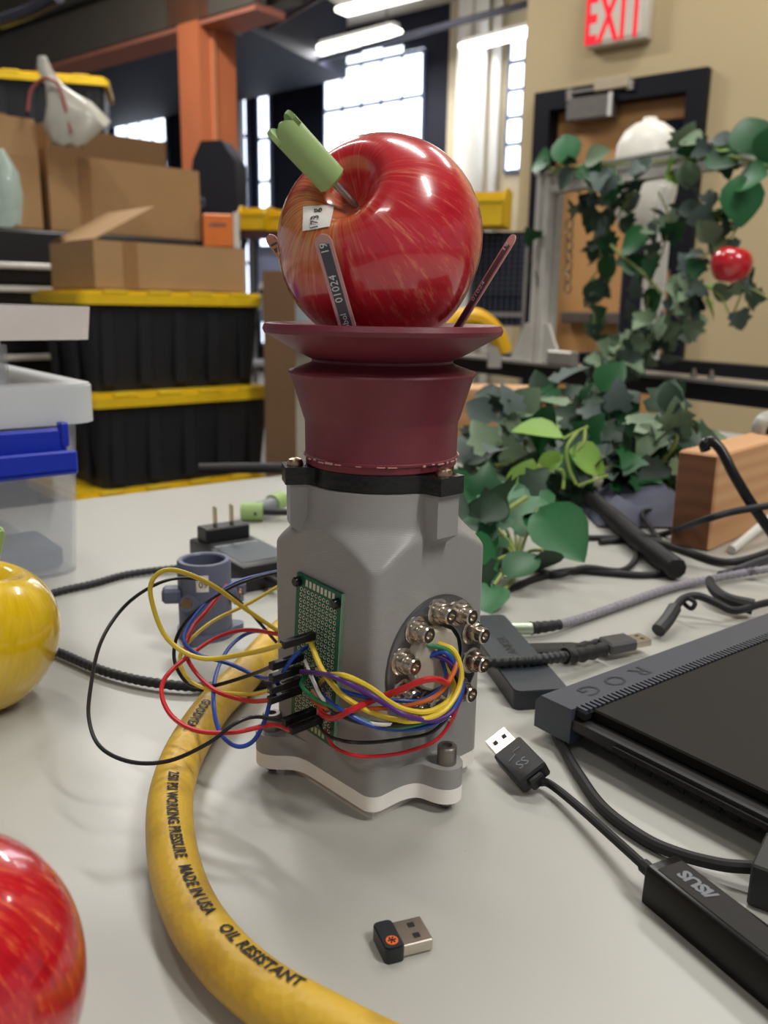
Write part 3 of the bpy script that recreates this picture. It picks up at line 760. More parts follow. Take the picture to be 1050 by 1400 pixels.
wire('black', [E_[1]] + [(-0.0452,0.0352,0.0488),(-0.0534,0.0567,0.0380),(-0.0562,0.0731,0.0342),(-0.0583,0.0819,0.0433),(-0.0518,0.0896,0.0533),(-0.0397,0.0919,0.0624),(-0.0228,0.0896,0.0705),(-0.0060,0.0876,0.0738),(0.0117,0.0846,0.0749)], 0.0009)
wire('blue', [E_[2]] + [(-0.0428,0.0329,0.0474),(-0.0469,0.0506,0.0492),(-0.0523,0.0694,0.0494),(-0.0546,0.0785,0.0536),(-0.0477,0.0857,0.0584),(-0.0324,0.0919,0.0658),(-0.0130,0.0942,0.0716),(0.0177,0.0927,0.0726)], 0.001)
wire('yellow', [E_[3]] + [(-0.0482,0.0312,0.0414),(-0.0536,0.0500,0.0374),(-0.0577,0.0677,0.0377),(-0.0565,0.0802,0.0433),(-0.0485,0.0865,0.0488),(-0.0286,0.0952,0.0529),(-0.0062,0.0946,0.0578),(0.0171,0.0933,0.0650)], 0.001)
wire('red', [E_[4]] + [(-0.0495,0.0323,0.0381),(-0.0549,0.0512,0.0381),(-0.0545,0.0715,0.0422),(-0.0517,0.0826,0.0481),(-0.0410,0.0931,0.0538),(-0.0307,0.0971,0.0584),(-0.0117,0.1067,0.0662)], 0.0011)
wire('black', [E_[5]] + [(-0.0558,0.0176,0.0379),(-0.0656,0.0200,0.0368),(-0.0770,0.0225,0.0309),(-0.0912,0.0305,0.0246),(-0.1038,0.0397,0.0248),(-0.1112,0.0522,0.0291),(-0.1088,0.0678,0.0348),(-0.1013,0.0813,0.0433),(-0.0885,0.0968,0.0563),(-0.0718,0.1085,0.0655),(-0.0575,0.1087,0.0732),(-0.0416,0.1075,0.0759),(-0.0241,0.1047,0.0709),(-0.0062,0.1015,0.0560),(0.0132,0.0969,0.0299)], 0.0009)
wire('red', [E_[6]] + [(-0.0525,0.0104,0.0357),(-0.0645,0.0218,0.0319),(-0.0740,0.0362,0.0302),(-0.0773,0.0517,0.0321),(-0.0756,0.0640,0.0379),(-0.0687,0.0712,0.0428),(-0.0527,0.0767,0.0472),(-0.0314,0.0841,0.0489),(-0.0121,0.0864,0.0468),(0.0091,0.0871,0.0383)], 0.0011)
wire('blue', [(0.0121,0.0911,0.0363),(-0.0078,0.0893,0.0437),(-0.0275,0.0804,0.0435),(-0.0464,0.0638,0.0402),(-0.0584,0.0477,0.0347),(-0.0648,0.0331,0.0279),(-0.0636,0.0223,0.0248),(-0.0582,0.0172,0.0270),(-0.0542,0.0134,0.0372),(-0.0498,0.0120,0.0518)] + [(-0.0460,0.0039,0.0669), (-0.0380,0.0040,0.0700)], 0.001)
# the bundle from the board round the front corner to the resin hub
wire('yellow', [(-0.0390,0.0007,0.0740),(-0.0450,-0.0145,0.0678),(-0.0470,-0.0298,0.0625)] + [(-0.0373,-0.0383,0.0543)] + [(-0.0301,-0.0510,0.0535),(-0.0138,-0.0540,0.0536),(-0.0014,-0.0520,0.0620),(-0.0012,-0.0480,0.0737),(-0.0043,-0.0400,0.0763)], 0.0012)
wire('yellow', [(-0.0370,-0.0037,0.0554),(-0.0440,-0.0180,0.0657),(-0.0470,-0.0315,0.0712)] + [(-0.0380,-0.0363,0.0651)] + [(-0.0312,-0.0470,0.0580),(-0.0186,-0.0520,0.0545),(-0.0026,-0.0500,0.0574),(-0.0016,-0.0420,0.0676)], 0.0012)
wire('purple', [(-0.0420,0.0031,0.0600),(-0.0470,-0.0170,0.0672),(-0.0480,-0.0309,0.0694)] + [(-0.0385,-0.0386,0.0623)] + [(-0.0333,-0.0500,0.0573),(-0.0206,-0.0540,0.0517),(-0.0087,-0.0550,0.0530),(-0.0004,-0.0520,0.0607),(-0.0035,-0.0470,0.0698),(-0.0077,-0.0400,0.0726)], 0.0011)
wire('white', [(-0.0410,0.0018,0.0652),(-0.0450,-0.0087,0.0609),(-0.0470,-0.0198,0.0557)] + [(-0.0416,-0.0357,0.0515)] + [(-0.0342,-0.0470,0.0521),(-0.0186,-0.0500,0.0518),(-0.0058,-0.0490,0.0538),(0.0041,-0.0420,0.0626)], 0.0008)
wire('black', [(-0.0390,-0.0012,0.0582),(-0.0450,-0.0145,0.0557),(-0.0470,-0.0281,0.0536)] + [(-0.0394,-0.0377,0.0506)] + [(-0.0321,-0.0490,0.0521),(-0.0142,-0.0520,0.0514),(-0.0008,-0.0500,0.0585),(-0.0007,-0.0420,0.0674)], 0.0012)
wire('green', [(-0.0380,0.0041,0.0571),(-0.0430,0.0018,0.0547),(-0.0460,-0.0109,0.0538),(-0.0480,-0.0292,0.0563)] + [(-0.0391,-0.0394,0.0511)] + [(-0.0298,-0.0500,0.0508),(-0.0120,-0.0540,0.0531),(-0.0004,-0.0510,0.0637),(-0.0035,-0.0460,0.0744),(-0.0114,-0.0400,0.0772)], 0.0009)
wire('orange', [(-0.0380,0.0052,0.0492),(-0.0440,-0.0113,0.0506),(-0.0470,-0.0299,0.0559)] + [(-0.0367,-0.0376,0.0560)] + [(-0.0259,-0.0450,0.0565),(-0.0124,-0.0500,0.0595),(-0.0012,-0.0490,0.0698),(-0.0034,-0.0400,0.0750)], 0.0010)
wire('blue', [(-0.0380,0.0001,0.0544),(-0.0440,-0.0133,0.0556),(-0.0480,-0.0301,0.0566)] + [(-0.0385,-0.0414,0.0501)] + [(-0.0237,-0.0510,0.0484),(-0.0096,-0.0550,0.0526),(-0.0005,-0.0520,0.0624),(-0.0044,-0.0460,0.0736),(-0.0094,-0.0400,0.0715)], 0.0010)
wire('blue', [(-0.0370,-0.0052,0.0553),(-0.0430,-0.0177,0.0621),(-0.0460,-0.0295,0.0636)] + [(-0.0358,-0.0357,0.0595)] + [(-0.0273,-0.0430,0.0585),(-0.0178,-0.0470,0.0575),(-0.0038,-0.0460,0.0613),(-0.0024,-0.0400,0.0721)], 0.0009)
wire('red', [(-0.0370,-0.0037,0.0455),(-0.0440,-0.0123,0.0473),(-0.0470,-0.0240,0.0501),(-0.0480,-0.0354,0.0580)] + [(-0.0369,-0.0360,0.0590)] + [(-0.0316,-0.0460,0.0653),(-0.0245,-0.0530,0.0700),(-0.0171,-0.0540,0.0684),(-0.0073,-0.0500,0.0625),(0.0023,-0.0420,0.0632)], 0.0013)
wire('black', [(-0.0370,-0.0021,0.0374),(-0.0420,-0.0127,0.0371),(-0.0450,-0.0285,0.0411)] + [(-0.0378,-0.0365,0.0411)] + [(-0.0239,-0.0410,0.0396),(-0.0087,-0.0440,0.0388),(0.0026,-0.0450,0.0462),(0.0122,-0.0420,0.0517),(0.0158,-0.0370,0.0541)], 0.0008)
wire('red', [(-0.0370,-0.0066,0.0346),(-0.0420,-0.0185,0.0337),(-0.0450,-0.0322,0.0368)] + [(-0.0373,-0.0370,0.0349)] + [(-0.0216,-0.0410,0.0328),(-0.0047,-0.0430,0.0336),(0.0048,-0.0440,0.0427),(0.0113,-0.0420,0.0520),(0.0136,-0.0370,0.0582)], 0.0008)

# ---- thin sensor strips standing in the cup
M_film = mat('strip_film', (196, 150, 146), 0.3, var=0.03)
M_strip = mat('strip_dark', (74, 72, 82), 0.35, var=0.05)
def strip(pb, pt, wv, wd, label, words=None, rungs=0):
    pb = Vector(pb); pt = Vector(pt); u = (pt - pb); L = u.length
    x = Vector(wv)
    M = frame(pb, u, u.cross(x))       # x along the strip, y across, z out
    b = MB()
    o = [(0, -wd / 2), (L - wd / 2, -wd / 2)] + [(L - wd / 2 + wd / 2 * math.cos(t), wd / 2 * math.sin(t)) for t in [math.radians(-90 + 18 * k) for k in range(1, 10)]] + [(L - wd / 2, wd / 2), (0, wd / 2)]
    b.prism(o, -0.00025, 0.00025, M)
    s_ = b.build('sensor_strip', M_film, dv); s_['label'] = label
    MB().box((L * 0.47, 0, 0), (L * 0.88, wd * 0.62, 0.0008), M).build('core_layer', M_strip, s_)
    if words:
        z = M.to_3x3() @ Vector((0, 0, 1))
        for wd_, f, sz in words:
            lettering('print', wd_, sz, M_whiteink, s_, M @ Vector((L * f, 0, 0.0006)), M.to_3x3() @ Vector((1, 0, 0)), M.to_3x3() @ Vector((0, 1, 0)))
    for k in range(rungs):
        MB().box((L * (0.99 - 0.07 * k) - 0.002, 0, 0.0004), (0.0012, wd * 0.7, 0.0004), M).build('print', mat('strip_orange', (206, 136, 84), 0.4), s_)
    return s_
strip((-0.0340,-0.0195,0.1989), (-0.0486,-0.0187,0.2377), (-0.568, 0.812, 0), 0.0066, 'dark sensor strip in front of the apple', [('01024', 0.52, 0.0042), ('19', 0.88, 0.0042), ('mbol', 0.21, 0.0034)])
strip((0.0146,-0.0255,0.2007), (0.0242,-0.0484,0.2408), (0.327, 0.929, 0), 0.0062, 'sensor strip leaning out to the right of the apple', [('01024', 0.46, 0.0036), ('19', 0.88, 0.0036)])
strip((0.0040,0.0423,0.2055), (-0.0207,0.0519,0.2424), (-0.238, 0.913, 0), 0.0066, 'sensor strip peeking out left behind the apple', None, rungs=5)


# ================================================================ apples
def apple_mat(name, reds, yel, ymask, streak=1.0, rough=0.12):
    mt = bpy.data.materials.new(name); mt.use_nodes = True; MATS[name] = mt
    nt = mt.node_tree; b = nt.nodes['Principled BSDF']; L = nt.links; N = nt.nodes.new
    tc = N('ShaderNodeTexCoord'); sx = N('ShaderNodeSeparateXYZ'); L.new(tc.outputs['Object'], sx.inputs[0])
    at = N('ShaderNodeMath'); at.operation = 'ARCTAN2'; L.new(sx.outputs['Y'], at.inputs[0]); L.new(sx.outputs['X'], at.inputs[1])
    sn = N('ShaderNodeMath'); sn.operation = 'SINE'; cs = N('ShaderNodeMath'); cs.operation = 'COSINE'
    L.new(at.outputs[0], sn.inputs[0]); L.new(at.outputs[0], cs.inputs[0])
    zz = N('ShaderNodeMath'); zz.operation = 'MULTIPLY'; zz.inputs[1].default_value = 4.5; L.new(sx.outputs['Z'], zz.inputs[0])
    cb_ = N('ShaderNodeCombineXYZ'); L.new(cs.outputs[0], cb_.inputs[0]); L.new(sn.outputs[0], cb_.inputs[1]); L.new(zz.outputs[0], cb_.inputs[2])
    nz = N('ShaderNodeTexNoise'); nz.inputs['Scale'].default_value = 19.0; nz.inputs['Detail'].default_value = 6; nz.inputs['Roughness'].default_value = 0.7
    L.new(cb_.outputs[0], nz.inputs['Vector'])
    r1 = N('ShaderNodeValToRGB'); e = r1.color_ramp.elements
    e[0].position = 0.30; e[0].color = lin(reds[0]); e[1].position = 0.74; e[1].color = lin(reds[2])
    k = e.new(0.52); k.color = lin(reds[1])
    k = e.new(0.54); k.color = lin(reds[1])
    L.new(nz.outputs['Fac'], r1.inputs[0])
    # yellow blush patch
    vm = N('ShaderNodeVectorMath'); vm.operation = 'DISTANCE'; L.new(tc.outputs['Object'], vm.inputs[0]); vm.inputs[1].default_value = ymask[0]
    n2 = N('ShaderNodeTexNoise'); n2.inputs['Scale'].default_value = 9.0; n2.inputs['Detail'].default_value = 5; L.new(cb_.outputs[0], n2.inputs['Vector'])
    ad = N('ShaderNodeMath'); ad.operation = 'MULTIPLY_ADD'; ad.inputs[1].default_value = 0.030; L.new(n2.outputs['Fac'], ad.inputs[0]); L.new(vm.outputs['Value'], ad.inputs[2])
    mr = N('ShaderNodeMapRange'); mr.inputs['From Min'].default_value = ymask[1]; mr.inputs['From Max'].default_value = ymask[2]
    mr.inputs['To Min'].default_value = 1.0; mr.inputs['To Max'].default_value = 0.0
    L.new(ad.outputs[0], mr.inputs['Value'])
    n3 = N('ShaderNodeTexNoise'); n3.inputs['Scale'].default_value = 30.0; n3.inputs['Detail'].default_value = 4; L.new(cb_.outputs[0], n3.inputs['Vector'])
    r2 = N('ShaderNodeValToRGB'); r2.color_ramp.elements[0].position = 0.35; r2.color_ramp.elements[0].color = lin(yel[0]); r2.color_ramp.elements[1].position = 0.7; r2.color_ramp.elements[1].color = lin(yel[1])
    L.new(n3.outputs['Fac'], r2.inputs[0])
    mx = N('ShaderNodeMix'); mx.data_type = 'RGBA'
    L.new(mr.outputs[0], mx.inputs[0]); L.new(r1.outputs[0], mx.inputs[6]); L.new(r2.outputs[0], mx.inputs[7])
    L.new(mx.outputs[2], b.inputs['Base Color'])
    b.inputs['Roughness'].default_value = rough + 0.12; b.inputs['Coat Weight'].default_value = 0.9; b.inputs['Coat Roughness'].default_value = rough * 0.6
    n4 = N('ShaderNodeTexNoise'); n4.inputs['Scale'].default_value = 60.0; L.new(tc.outputs['Object'], n4.inputs['Vector'])
    bp = N('ShaderNodeBump'); bp.inputs['Strength'].default_value = 0.12; bp.inputs['Distance'].default_value = 0.001; L.new(n4.outputs['Fac'], bp.inputs['Height'])
    L.new(bp.outputs[0], b.inputs['Normal']); L.new(bp.outputs[0], b.inputs['Coat Normal'])
    return mt

def apple_body(R, H, lob=0.02, cav=0.22, n=64, k=40):
    """apple along z, centre at the origin; cavity on top"""
    b = MB(); vs = []; fs = []
    for i in range(1, k):
        t = math.pi * i / k
        s, c = math.sin(t), math.cos(t)
        r = R * (s ** 0.86) * (1.0 + 0.07 * c)
        z = H * c * (1.0 - 0.02 * c)
        top = math.exp(-(t / cav) ** 2); bot = math.exp(-((math.pi - t) / 0.30) ** 2)
        z -= top * H * 0.40; z += bot * H * 0.30
        for j in range(n):
            a = 2 * math.pi * j / n
            l_ = 1 + lob * math.cos(5 * a) * (0.4 + 0.6 * max(0, -c)) + lob * 0.6 * math.sin(2 * a + 0.6)
            vs.append((r * l_ * math.cos(a), r * l_ * math.sin(a), z))
    m_ = k - 1
    for i in range(m_ - 1):
        for j in range(n):
            jj = (j + 1) % n; fs.append([i * n + j, i * n + jj, (i + 1) * n + jj, (i + 1) * n + j])
    vs.append((0, 0, sum(vs[j][2] for j in range(n)) / n - 0.0005)); vs.append((0, 0, vs[(m_ - 1) * n][2] + 0.0003))
    a_, z_ = len(vs) - 2, len(vs) - 1
    for j in range(n):
        jj = (j + 1) % n; fs.append([a_, jj, j]); fs.append([z_, (m_ - 1) * n + j, (m_ - 1) * n + jj])
    b.add(vs, fs); return b
M_stem = mat('stem_green', (150, 176, 112), 0.45, var=0.04)
def peg(parent, p, d, L, R, jaws=True):
    """green printed stem on a thin pin: p root of the pin, d direction"""
    d = Vector(d).normalized(); p = Vector(p)
    MB().cyl(p, p + d * 0.0145, 0.0013, 10).build('stem_pin', M_steel_dark, parent)
    M = frame(p + d * 0.0125, d.orthogonal(), d)
    b = MB().lathe([(R * 0.8, 0), (R, 0.001), (R * 1.02, L * 0.80), (R * 0.74, L * 0.80), (R * 0.68, L * 0.6), (0, L * 0.6)], 28, M)
    o = b.build('stem', M_stem, parent)
    for s_ in (0, 1, 2):
        bb = MB(); vs = []; fs = []
        a0 = s_ * 2.094; n = 8
        for k in range(n + 1):
            a = a0 + 1.5 * k / n
            h = L * (0.90 + 0.10 * math.sin(math.pi * k / n))
            for rr in (R * 0.72, R * 1.02):
                for z in (L * 0.79, h): vs.append((rr * math.cos(a), rr * math.sin(a), z))
        for k in range(n):
            q = 4 * k
            fs += [[q + 2, q + 6, q + 7, q + 3], [q, q + 1, q + 5, q + 4], [q + 1, q + 3, q + 7, q + 5], [q, q + 4, q + 6, q + 2]]
        fs += [[0, 2, 3, 1], [4 * n, 4 * n + 1, 4 * n + 3, 4 * n + 2]]
        bb.add(vs, fs, M).build('stem_jaw', M_stem, o)
    return o

# main apple sitting in the cup
AX = Vector((-0.42, -0.72, 0.54)).normalized()
SX = Vector((-0.68, -0.34, 0.66)).normalized()
ap = thing('red_apple', 'glossy red apple with weight sticker sitting in the maroon suction cup', 'apple', (-0.0026, 0.3690, 0.2372), group='red apples')
qr = Vector((0, 0, 1)).rotation_difference(AX).to_matrix().to_4x4()
M_ap = apple_mat('apple_red', [(184, 20, 34), (200, 36, 50), (230, 130, 98)], [(206, 84, 62), (220, 168, 96)], (tuple(qr.inverted() @ Vector((-0.031, -0.026, 0.006))), 0.026, 0.044))
ab = apple_body(0.0415, 0.0395); bo = ab.build('fruit', M_ap, ap, smooth_angle=0)
for pl in bo.data.polygons: pl.use_smooth = True
bo.matrix_local = qr
peg(ap, AX * 0.024, SX, 0.029, 0.0060)
# weight sticker lies on the skin
cpos = Vector((0, 0, 0.2135)); base = Vector((-0.0026, 0.3690, 0.2372))
from mathutils.bvhtree import BVHTree
bv = BVHTree.FromPolygons([qr @ Vector(v) for v in ab.v], ab.f)
def on_apple(target):
    """point of the apple's skin seen along the given direction from the front"""
    o = cpos - base; hit = bv.ray_cast(o, (Vector(target) - base - o).normalized()); return hit[0], hit[1]
g = [[None] * 5 for _ in range(5)]
c00, c10, c11, c01 = [Vector(v) for v in ((-0.0320,0.3400,0.2397), (-0.0218,0.3400,0.2414), (-0.0207,0.3400,0.2492), (-0.0319,0.3400,0.2483))]
vs = []; fs = []
for i in range(5):
    for j in range(5):
        u, v = i / 4, j / 4
        t_ = (c00 * (1 - u) + c10 * u) * (1 - v) + (c01 * (1 - u) + c11 * u) * v
        h, nn_ = on_apple(t_)
        nn_ = -nn_ if nn_.dot(h - (cpos - base)) > 0 else nn_
        vs.append(h + nn_ * 0.0006)
for i in range(4):
    for j in range(4): fs.append([i * 5 + j, (i + 1) * 5 + j, (i + 1) * 5 + j + 1, i * 5 + j + 1])
st = MB().add(vs, fs).build('weight_sticker', mat('sticker_paper', (222, 216, 208), 0.6, var=0.02), ap, smooth_angle=60)
# text '173 g' wrapped over the sticker, reading upwards
tv, tf = text_pts('173 g', 1.0, 0.012)
ctr = (c00 + c10 + c11 + c01) / 4 + (c10 - c00) * -0.08; ex_ = (c01 - c00); ey_ = -(c10 - c00).normalized()
bt = MB(); vv = []
for q in tv:
    t_ = ctr + ex_.normalized() * (q.x - 0.25) * 0.0033 + ey_ * q.y * 0.0040
    h, nn_ = on_apple(t_); nn_ = -nn_ if nn_.dot(h - (cpos - base)) > 0 else nn_; vv.append(h + nn_ * 0.0010)
bt.add(vv, tf).build('print', M_ink, st, smooth_angle=0)

def table_apple(label, m, c, axis, R, H, group, stem=True, name='red_apple', cat='apple'):
    t = thing(name, label, cat, c, group=group)
    q = Vector((0, 0, 1)).rotation_difference(Vector(axis)).to_matrix().to_4x4()
    o = apple_body(R, H).build('fruit', m, t, smooth_angle=0)
    for pl in o.data.polygons: pl.use_smooth = True
    o.matrix_local = q
    if stem: peg(t, Vector(axis).normalized() * H * 0.50, axis, 0.026, 0.0052)
    return t
M_ap2 = apple_mat('apple_red_streaked', [(150, 4, 18), (190, 14, 28), (236, 132, 72)], [(206, 60, 40), (226, 160, 86)], ((0, 0, 0.045), 0.030, 0.046))
p = (-0.1164,0.1865,0.0385)
table_apple('streaky red apple on the table at the lower left edge', M_ap2, p, (-0.15, -0.1, 0.98), 0.0400, 0.0385, 'red apples', stem=False)
M_apy = apple_mat('apple_yellow', [(208, 168, 10), (218, 180, 16), (226, 192, 32)], [(216, 186, 30), (226, 200, 60)], ((0, 0, 0.045), 0.02, 0.03))
p = (-0.2164,0.4273,0.0405)
table_apple('glossy yellow apple with green stem on the table at the left edge', M_apy, p, (0.25, 0.1, 0.96), 0.0430, 0.0415, 'yellow apples', name='yellow_apple')


# ================================================================ yellow air hose
HP = smooth([(-0.0291,0.6134,0.0096),(-0.0509,0.5526,0.0096),(-0.0675,0.4974,0.0096),(-0.0772,0.4486,0.0096),(-0.0867,0.4095,0.0096),(-0.0907,0.3684,0.0096),(-0.0895,0.3366,0.0096),(-0.0841,0.3079,0.0096),(-0.0748,0.2790,0.0096),(-0.0633,0.2549,0.0096),(-0.0492,0.2354,0.0096),(-0.0338,0.2206,0.0096),(-0.0189,0.2108,0.0096),(0.0015,0.1985,0.0096),(0.0249,0.1864,0.0096)], 8)
HR = 0.0095
M_hose = bpy.data.materials.new('yellow_hose'); M_hose.use_nodes = True
nt = M_hose.node_tree; bs = nt.nodes['Principled BSDF']
tc = nt.nodes.new('ShaderNodeTexCoord')
vo = nt.nodes.new('ShaderNodeTexNoise'); vo.inputs['Scale'].default_value = 60; vo.inputs['Detail'].default_value = 5
nt.links.new(tc.outputs['Object'], vo.inputs['Vector'])
rp = nt.nodes.new('ShaderNodeValToRGB'); rp.color_ramp.elements[0].color = lin((176, 138, 46)); rp.color_ramp.elements[1].color = lin((208, 168, 54))
rp.color_ramp.elements[0].position = 0.30; rp.color_ramp.elements[1].position = 0.55
nt.links.new(vo.outputs['Fac'], rp.inputs[0]); nt.links.new(rp.outputs[0], bs.inputs['Base Color'])
n2 = nt.nodes.new('ShaderNodeTexVoronoi'); n2.inputs['Scale'].default_value = 330
nt.links.new(tc.outputs['Object'], n2.inputs['Vector'])
bp = nt.nodes.new('ShaderNodeBump'); bp.inputs['Strength'].default_value = 0.35; bp.inputs['Distance'].default_value = 0.0006
nt.links.new(n2.outputs['Distance'], bp.inputs['Height']); nt.links.new(bp.outputs[0], bs.inputs['Normal'])
bs.inputs['Roughness'].default_value = 0.42
ho = thing('air_hose', 'thick yellow air hose with black lettering curving across the table', 'hose')
MB().tube(HP, HR, 20, sub=1).build('hose_tube', M_hose, ho)
acc = [0.0]
for i in range(1, len(HP)): acc.append(acc[-1] + (HP[i] - HP[i - 1]).length)
def hose_at(s):
    s = max(0.0, min(acc[-1] - 1e-5, s))
    for i in range(1, len(acc)):
        if acc[i] >= s:
            f = (s - acc[i - 1]) / (acc[i] - acc[i - 1]); break
    p = HP[i - 1].lerp(HP[i], f)
    a = HP[max(i - 2, 0)]; c = HP[min(i + 1, len(HP) - 1)]
    return p, (c - a).normalized()
def hose_s(pt):
    pt = Vector(pt); return min(range(len(HP)), key=lambda i: (HP[i] - pt).length)
def hose_text(s, pt, size, ang0, xs=1.0):
    sc_ = acc[hose_s(pt)]
    vs, fs = text_pts(s, size, 0.0002)
    out = []
    for q in vs:
        p, t = hose_at(sc_ + q.x * xs)
        side = Vector((0, 0, 1)).cross(t).normalized()     # left of the running direction
        an = ang0 + q.y / HR
        out.append(p + (side * math.sin(an) + Vector((0, 0, 1)) * math.cos(an)) * (HR + 0.00045))
    MB().add(out, fs).build('lettering', M_ink, ho, smooth_angle=0)
hose_text('GOODYEAR', (-0.0888,0.3857,0.0096), 0.0062, 0.10, 0.95)
hose_text('250 PSI WORKING PRESSURE', (-0.0817,0.3006,0.0096), 0.0058, 0.12, 0.82)
hose_text('MADE IN USA', (-0.0634,0.2563,0.0096), 0.0058, 0.12, 0.82)
hose_text('OIL RESISTANT', (-0.0369,0.2238,0.0096), 0.0060, 0.15, 0.92)

# ================================================================ cables on the left
def braid(k, L): return 1.0 + 0.10 * (1 if int(L / 0.0016) % 2 else -1)
def cable(name, label, pts, r, m, group=None, ribbed=False, n=10):
    P = smooth(pts, 8)
    if ribbed:
        # resample finely so the ribs of the sleeve are real
        Q = [P[0]]; step = 0.0011
        for i in range(1, len(P)):
            while (P[i] - Q[-1]).length > step: Q.append(Q[-1] + (P[i] - Q[-1]).normalized() * step)
        P = Q
    b = MB().tube(P, r, n, sub=1, prof=(lambda k, L: 1.07 if (k // 2) % 2 else 0.93) if ribbed else None)
    return tag(b.build(name, m, smooth_angle=60 if not ribbed else 40), label, 'cable', group)
M_braid = mat('black_braid', (34, 35, 38), 0.5, var=0.15, vscale=900)
cable('braided_cable', 'black braided cable looping from the power adapter behind the yellow apple and under the hose', [(-0.1330,0.6715,0.0060),(-0.1686,0.6660,0.0040),(-0.2017,0.6518,0.0030),(-0.2201,0.6286,0.0030),(-0.2469,0.5966,0.0030),(-0.2492,0.5512,0.0030),(-0.2203,0.5045,0.0040),(-0.1972,0.4915,0.0040),(-0.1650,0.4678,0.0040),(-0.1375,0.4537,0.0040),(-0.1111,0.4470,0.0040),(-0.0910,0.4489,0.0030),(-0.0669,0.4537,0.0030),(-0.0430,0.4646,0.0030)], 0.0027, M_braid, ribbed=True)
# power adapter
adp = thing('power_adapter', 'black plug-in power adapter lying on its back with prongs up', 'adapter', (-0.163, 0.698, 0), math.radians(36))
# local x along the rear edge, local -y towards the camera
MB().box((0.024, -0.050, 0.0105), (0.050, 0.100, 0.021), bev=0.003, seg=2).build('adapter_case', M_black, adp)
MB().box((0.024, -0.016, 0.0265), (0.040, 0.018, 0.012), bev=0.001).build('prong_block', M_black, adp)
for x in (0.0165, 0.0315):
    MB().box((x, -0.016, 0.0405), (0.0016, 0.0063, 0.017), bev=0.0006).build('prong', mat('prong_nickel', (200, 186, 160), 0.3, metal=1), adp)
lb = MB().box((0.024, -0.062, 0.0211), (0.040, 0.055, 0.0004)).build('rating_label', mat('label_grey', (74, 80, 86), 0.35), adp)
MB().box((0.024, -0.0305, 0.0211), (0.038, 0.006, 0.0004)).build('recess', mat('recess_dark', (44, 42, 40), 0.6), adp)
lettering('print', 'AC/DC ADAPTOR', 0.0048, M_whiteink, lb, (0.024, -0.040, 0.0214), (1, 0, 0), (0, 1, 0))
for k in range(4):
    MB().box((0.020 + 0.002 * (k % 2), -0.046 - 0.006 * k, 0.02145), (0.030 - 0.004 * k, 0.0012, 0.0002)).build('fine_print', M_greyink, lb)
MB().cyl((0.020, -0.100, 0.010), (0.020, -0.118, 0.010), 0.003, 12).build('strain_relief', M_rubber, adp)
# slate grey printed mount
mnt = thing('tube_mount', 'slate grey printed tube mount with brass bolts behind the wires', 'mount', (-0.1164,0.5366,-0.0000), 0.15)
M_slate = mat('slate_print', (88, 92, 112), 0.4, var=0.04)
MB().lathe([(0.0132, 0.0035), (0.0172, 0.0035), (0.0172, 0.0505), (0.0165, 0.0515), (0.0140, 0.0515), (0.0132, 0.0505), (0.0132, 0.006), (0, 0.006), (0, 0.0035)], 32, caps=False).build('tube', M_slate, mnt)
def sd_m(x, y):
    d = math.hypot(x, y) - 0.0185
    for a in (0.2, 2.3, 4.4): d = smin(d, math.hypot(x - 0.020 * math.cos(a), y - 0.020 * math.sin(a)) - 0.005, 0.006)
    return d
MB().prism(polar(sd_m, 96), 0, 0.0055).build('flange', M_slate, mnt)
for (x, y) in ((-0.0085, -0.0165), (0.0195, -0.002)):
    d = Vector((x, y, 0)).normalized()
    lg = MB().cyl(Vector((x, y, 0.028)) * 0.9, Vector((x, y, 0.028)) + d * 0.003 - Vector((0, 0, 0.0)), 0.0058, 12).build('clamp_lug', M_slate, mnt)
    MB().cyl(Vector((x, y, 0.028)) + d * 0.003, Vector((x, y, 0.028)) + d * 0.0045, 0.0038, 12).build('bolt', mat('brass_bolt', (176, 146, 112), 0.3, metal=1), lg)
MB().box((-0.0205, -0.006, 0.030), (0.012, 0.012, 0.010), bev=0.002).build('clamp_ear', M_slate, mnt)
MB().box((0.0205, 0.004, 0.030), (0.012, 0.012, 0.010), bev=0.002).build('clamp_ear', M_slate, mnt)
sp = MB(); vs = []; fs = []
for i in range(6):
    a = math.radians(-104 + 5.2 * i)
    for z in (0.0345, 0.0455): vs.append((0.01745 * math.cos(a), 0.01745 * math.sin(a), z))
for i in range(5): fs.append([2 * i, 2 * i + 2, 2 * i + 3, 2 * i + 1])
stk = sp.add(vs, fs).build('sticker', mat('sticker_paper', (222, 216, 208), 0.6), mnt)
a = math.radians(-91)
lettering('print', '60.', 0.0062, M_ink, stk, (0.0183 * math.cos(a), 0.0183 * math.sin(a), 0.040), (math.sin(a), -math.cos(a), 0), (0, 0, -1))
# green pegs with a rod, behind the gripper
gp = thing('peg_connector', 'pale green pegs joined by a black rod behind the gripper', 'connector', (-0.1323,0.8421,0.0000), 0.05)
MB().cyl((-0.011, 0, 0.0095), (0.011, 0, 0.0095), 0.0095, 20).build('peg', M_stem, gp)
MB().cyl((0.011, 0, 0.0095), (0.045, 0.002, 0.0085), 0.0035, 10).build('rod', M_black, gp)
MB().cyl((0.040, 0.002, 0.0085), (0.056, 0.003, 0.0085), 0.0085, 20).build('peg', M_stem, gp)
MB().cyl((0.006, 0.006, 0.011), (0.022, 0.030, 0.012), 0.0075, 18).build('sleeve', mat('sleeve_grey', (128, 132, 134), 0.4), gp)
MB().cyl((0.018, 0.024, 0.012), (0.027, 0.040, 0.013), 0.0095, 18).build('peg', M_stem, gp)
MB().lathe([(0, 0), (0.0016, 0), (0.0016, 0.0004), (0, 0.0004)], 10, frame((0.004, -0.0094, 0.0095), (1, 0, 0), (0, -1, 0))).build('peg_hole', M_black, gp)
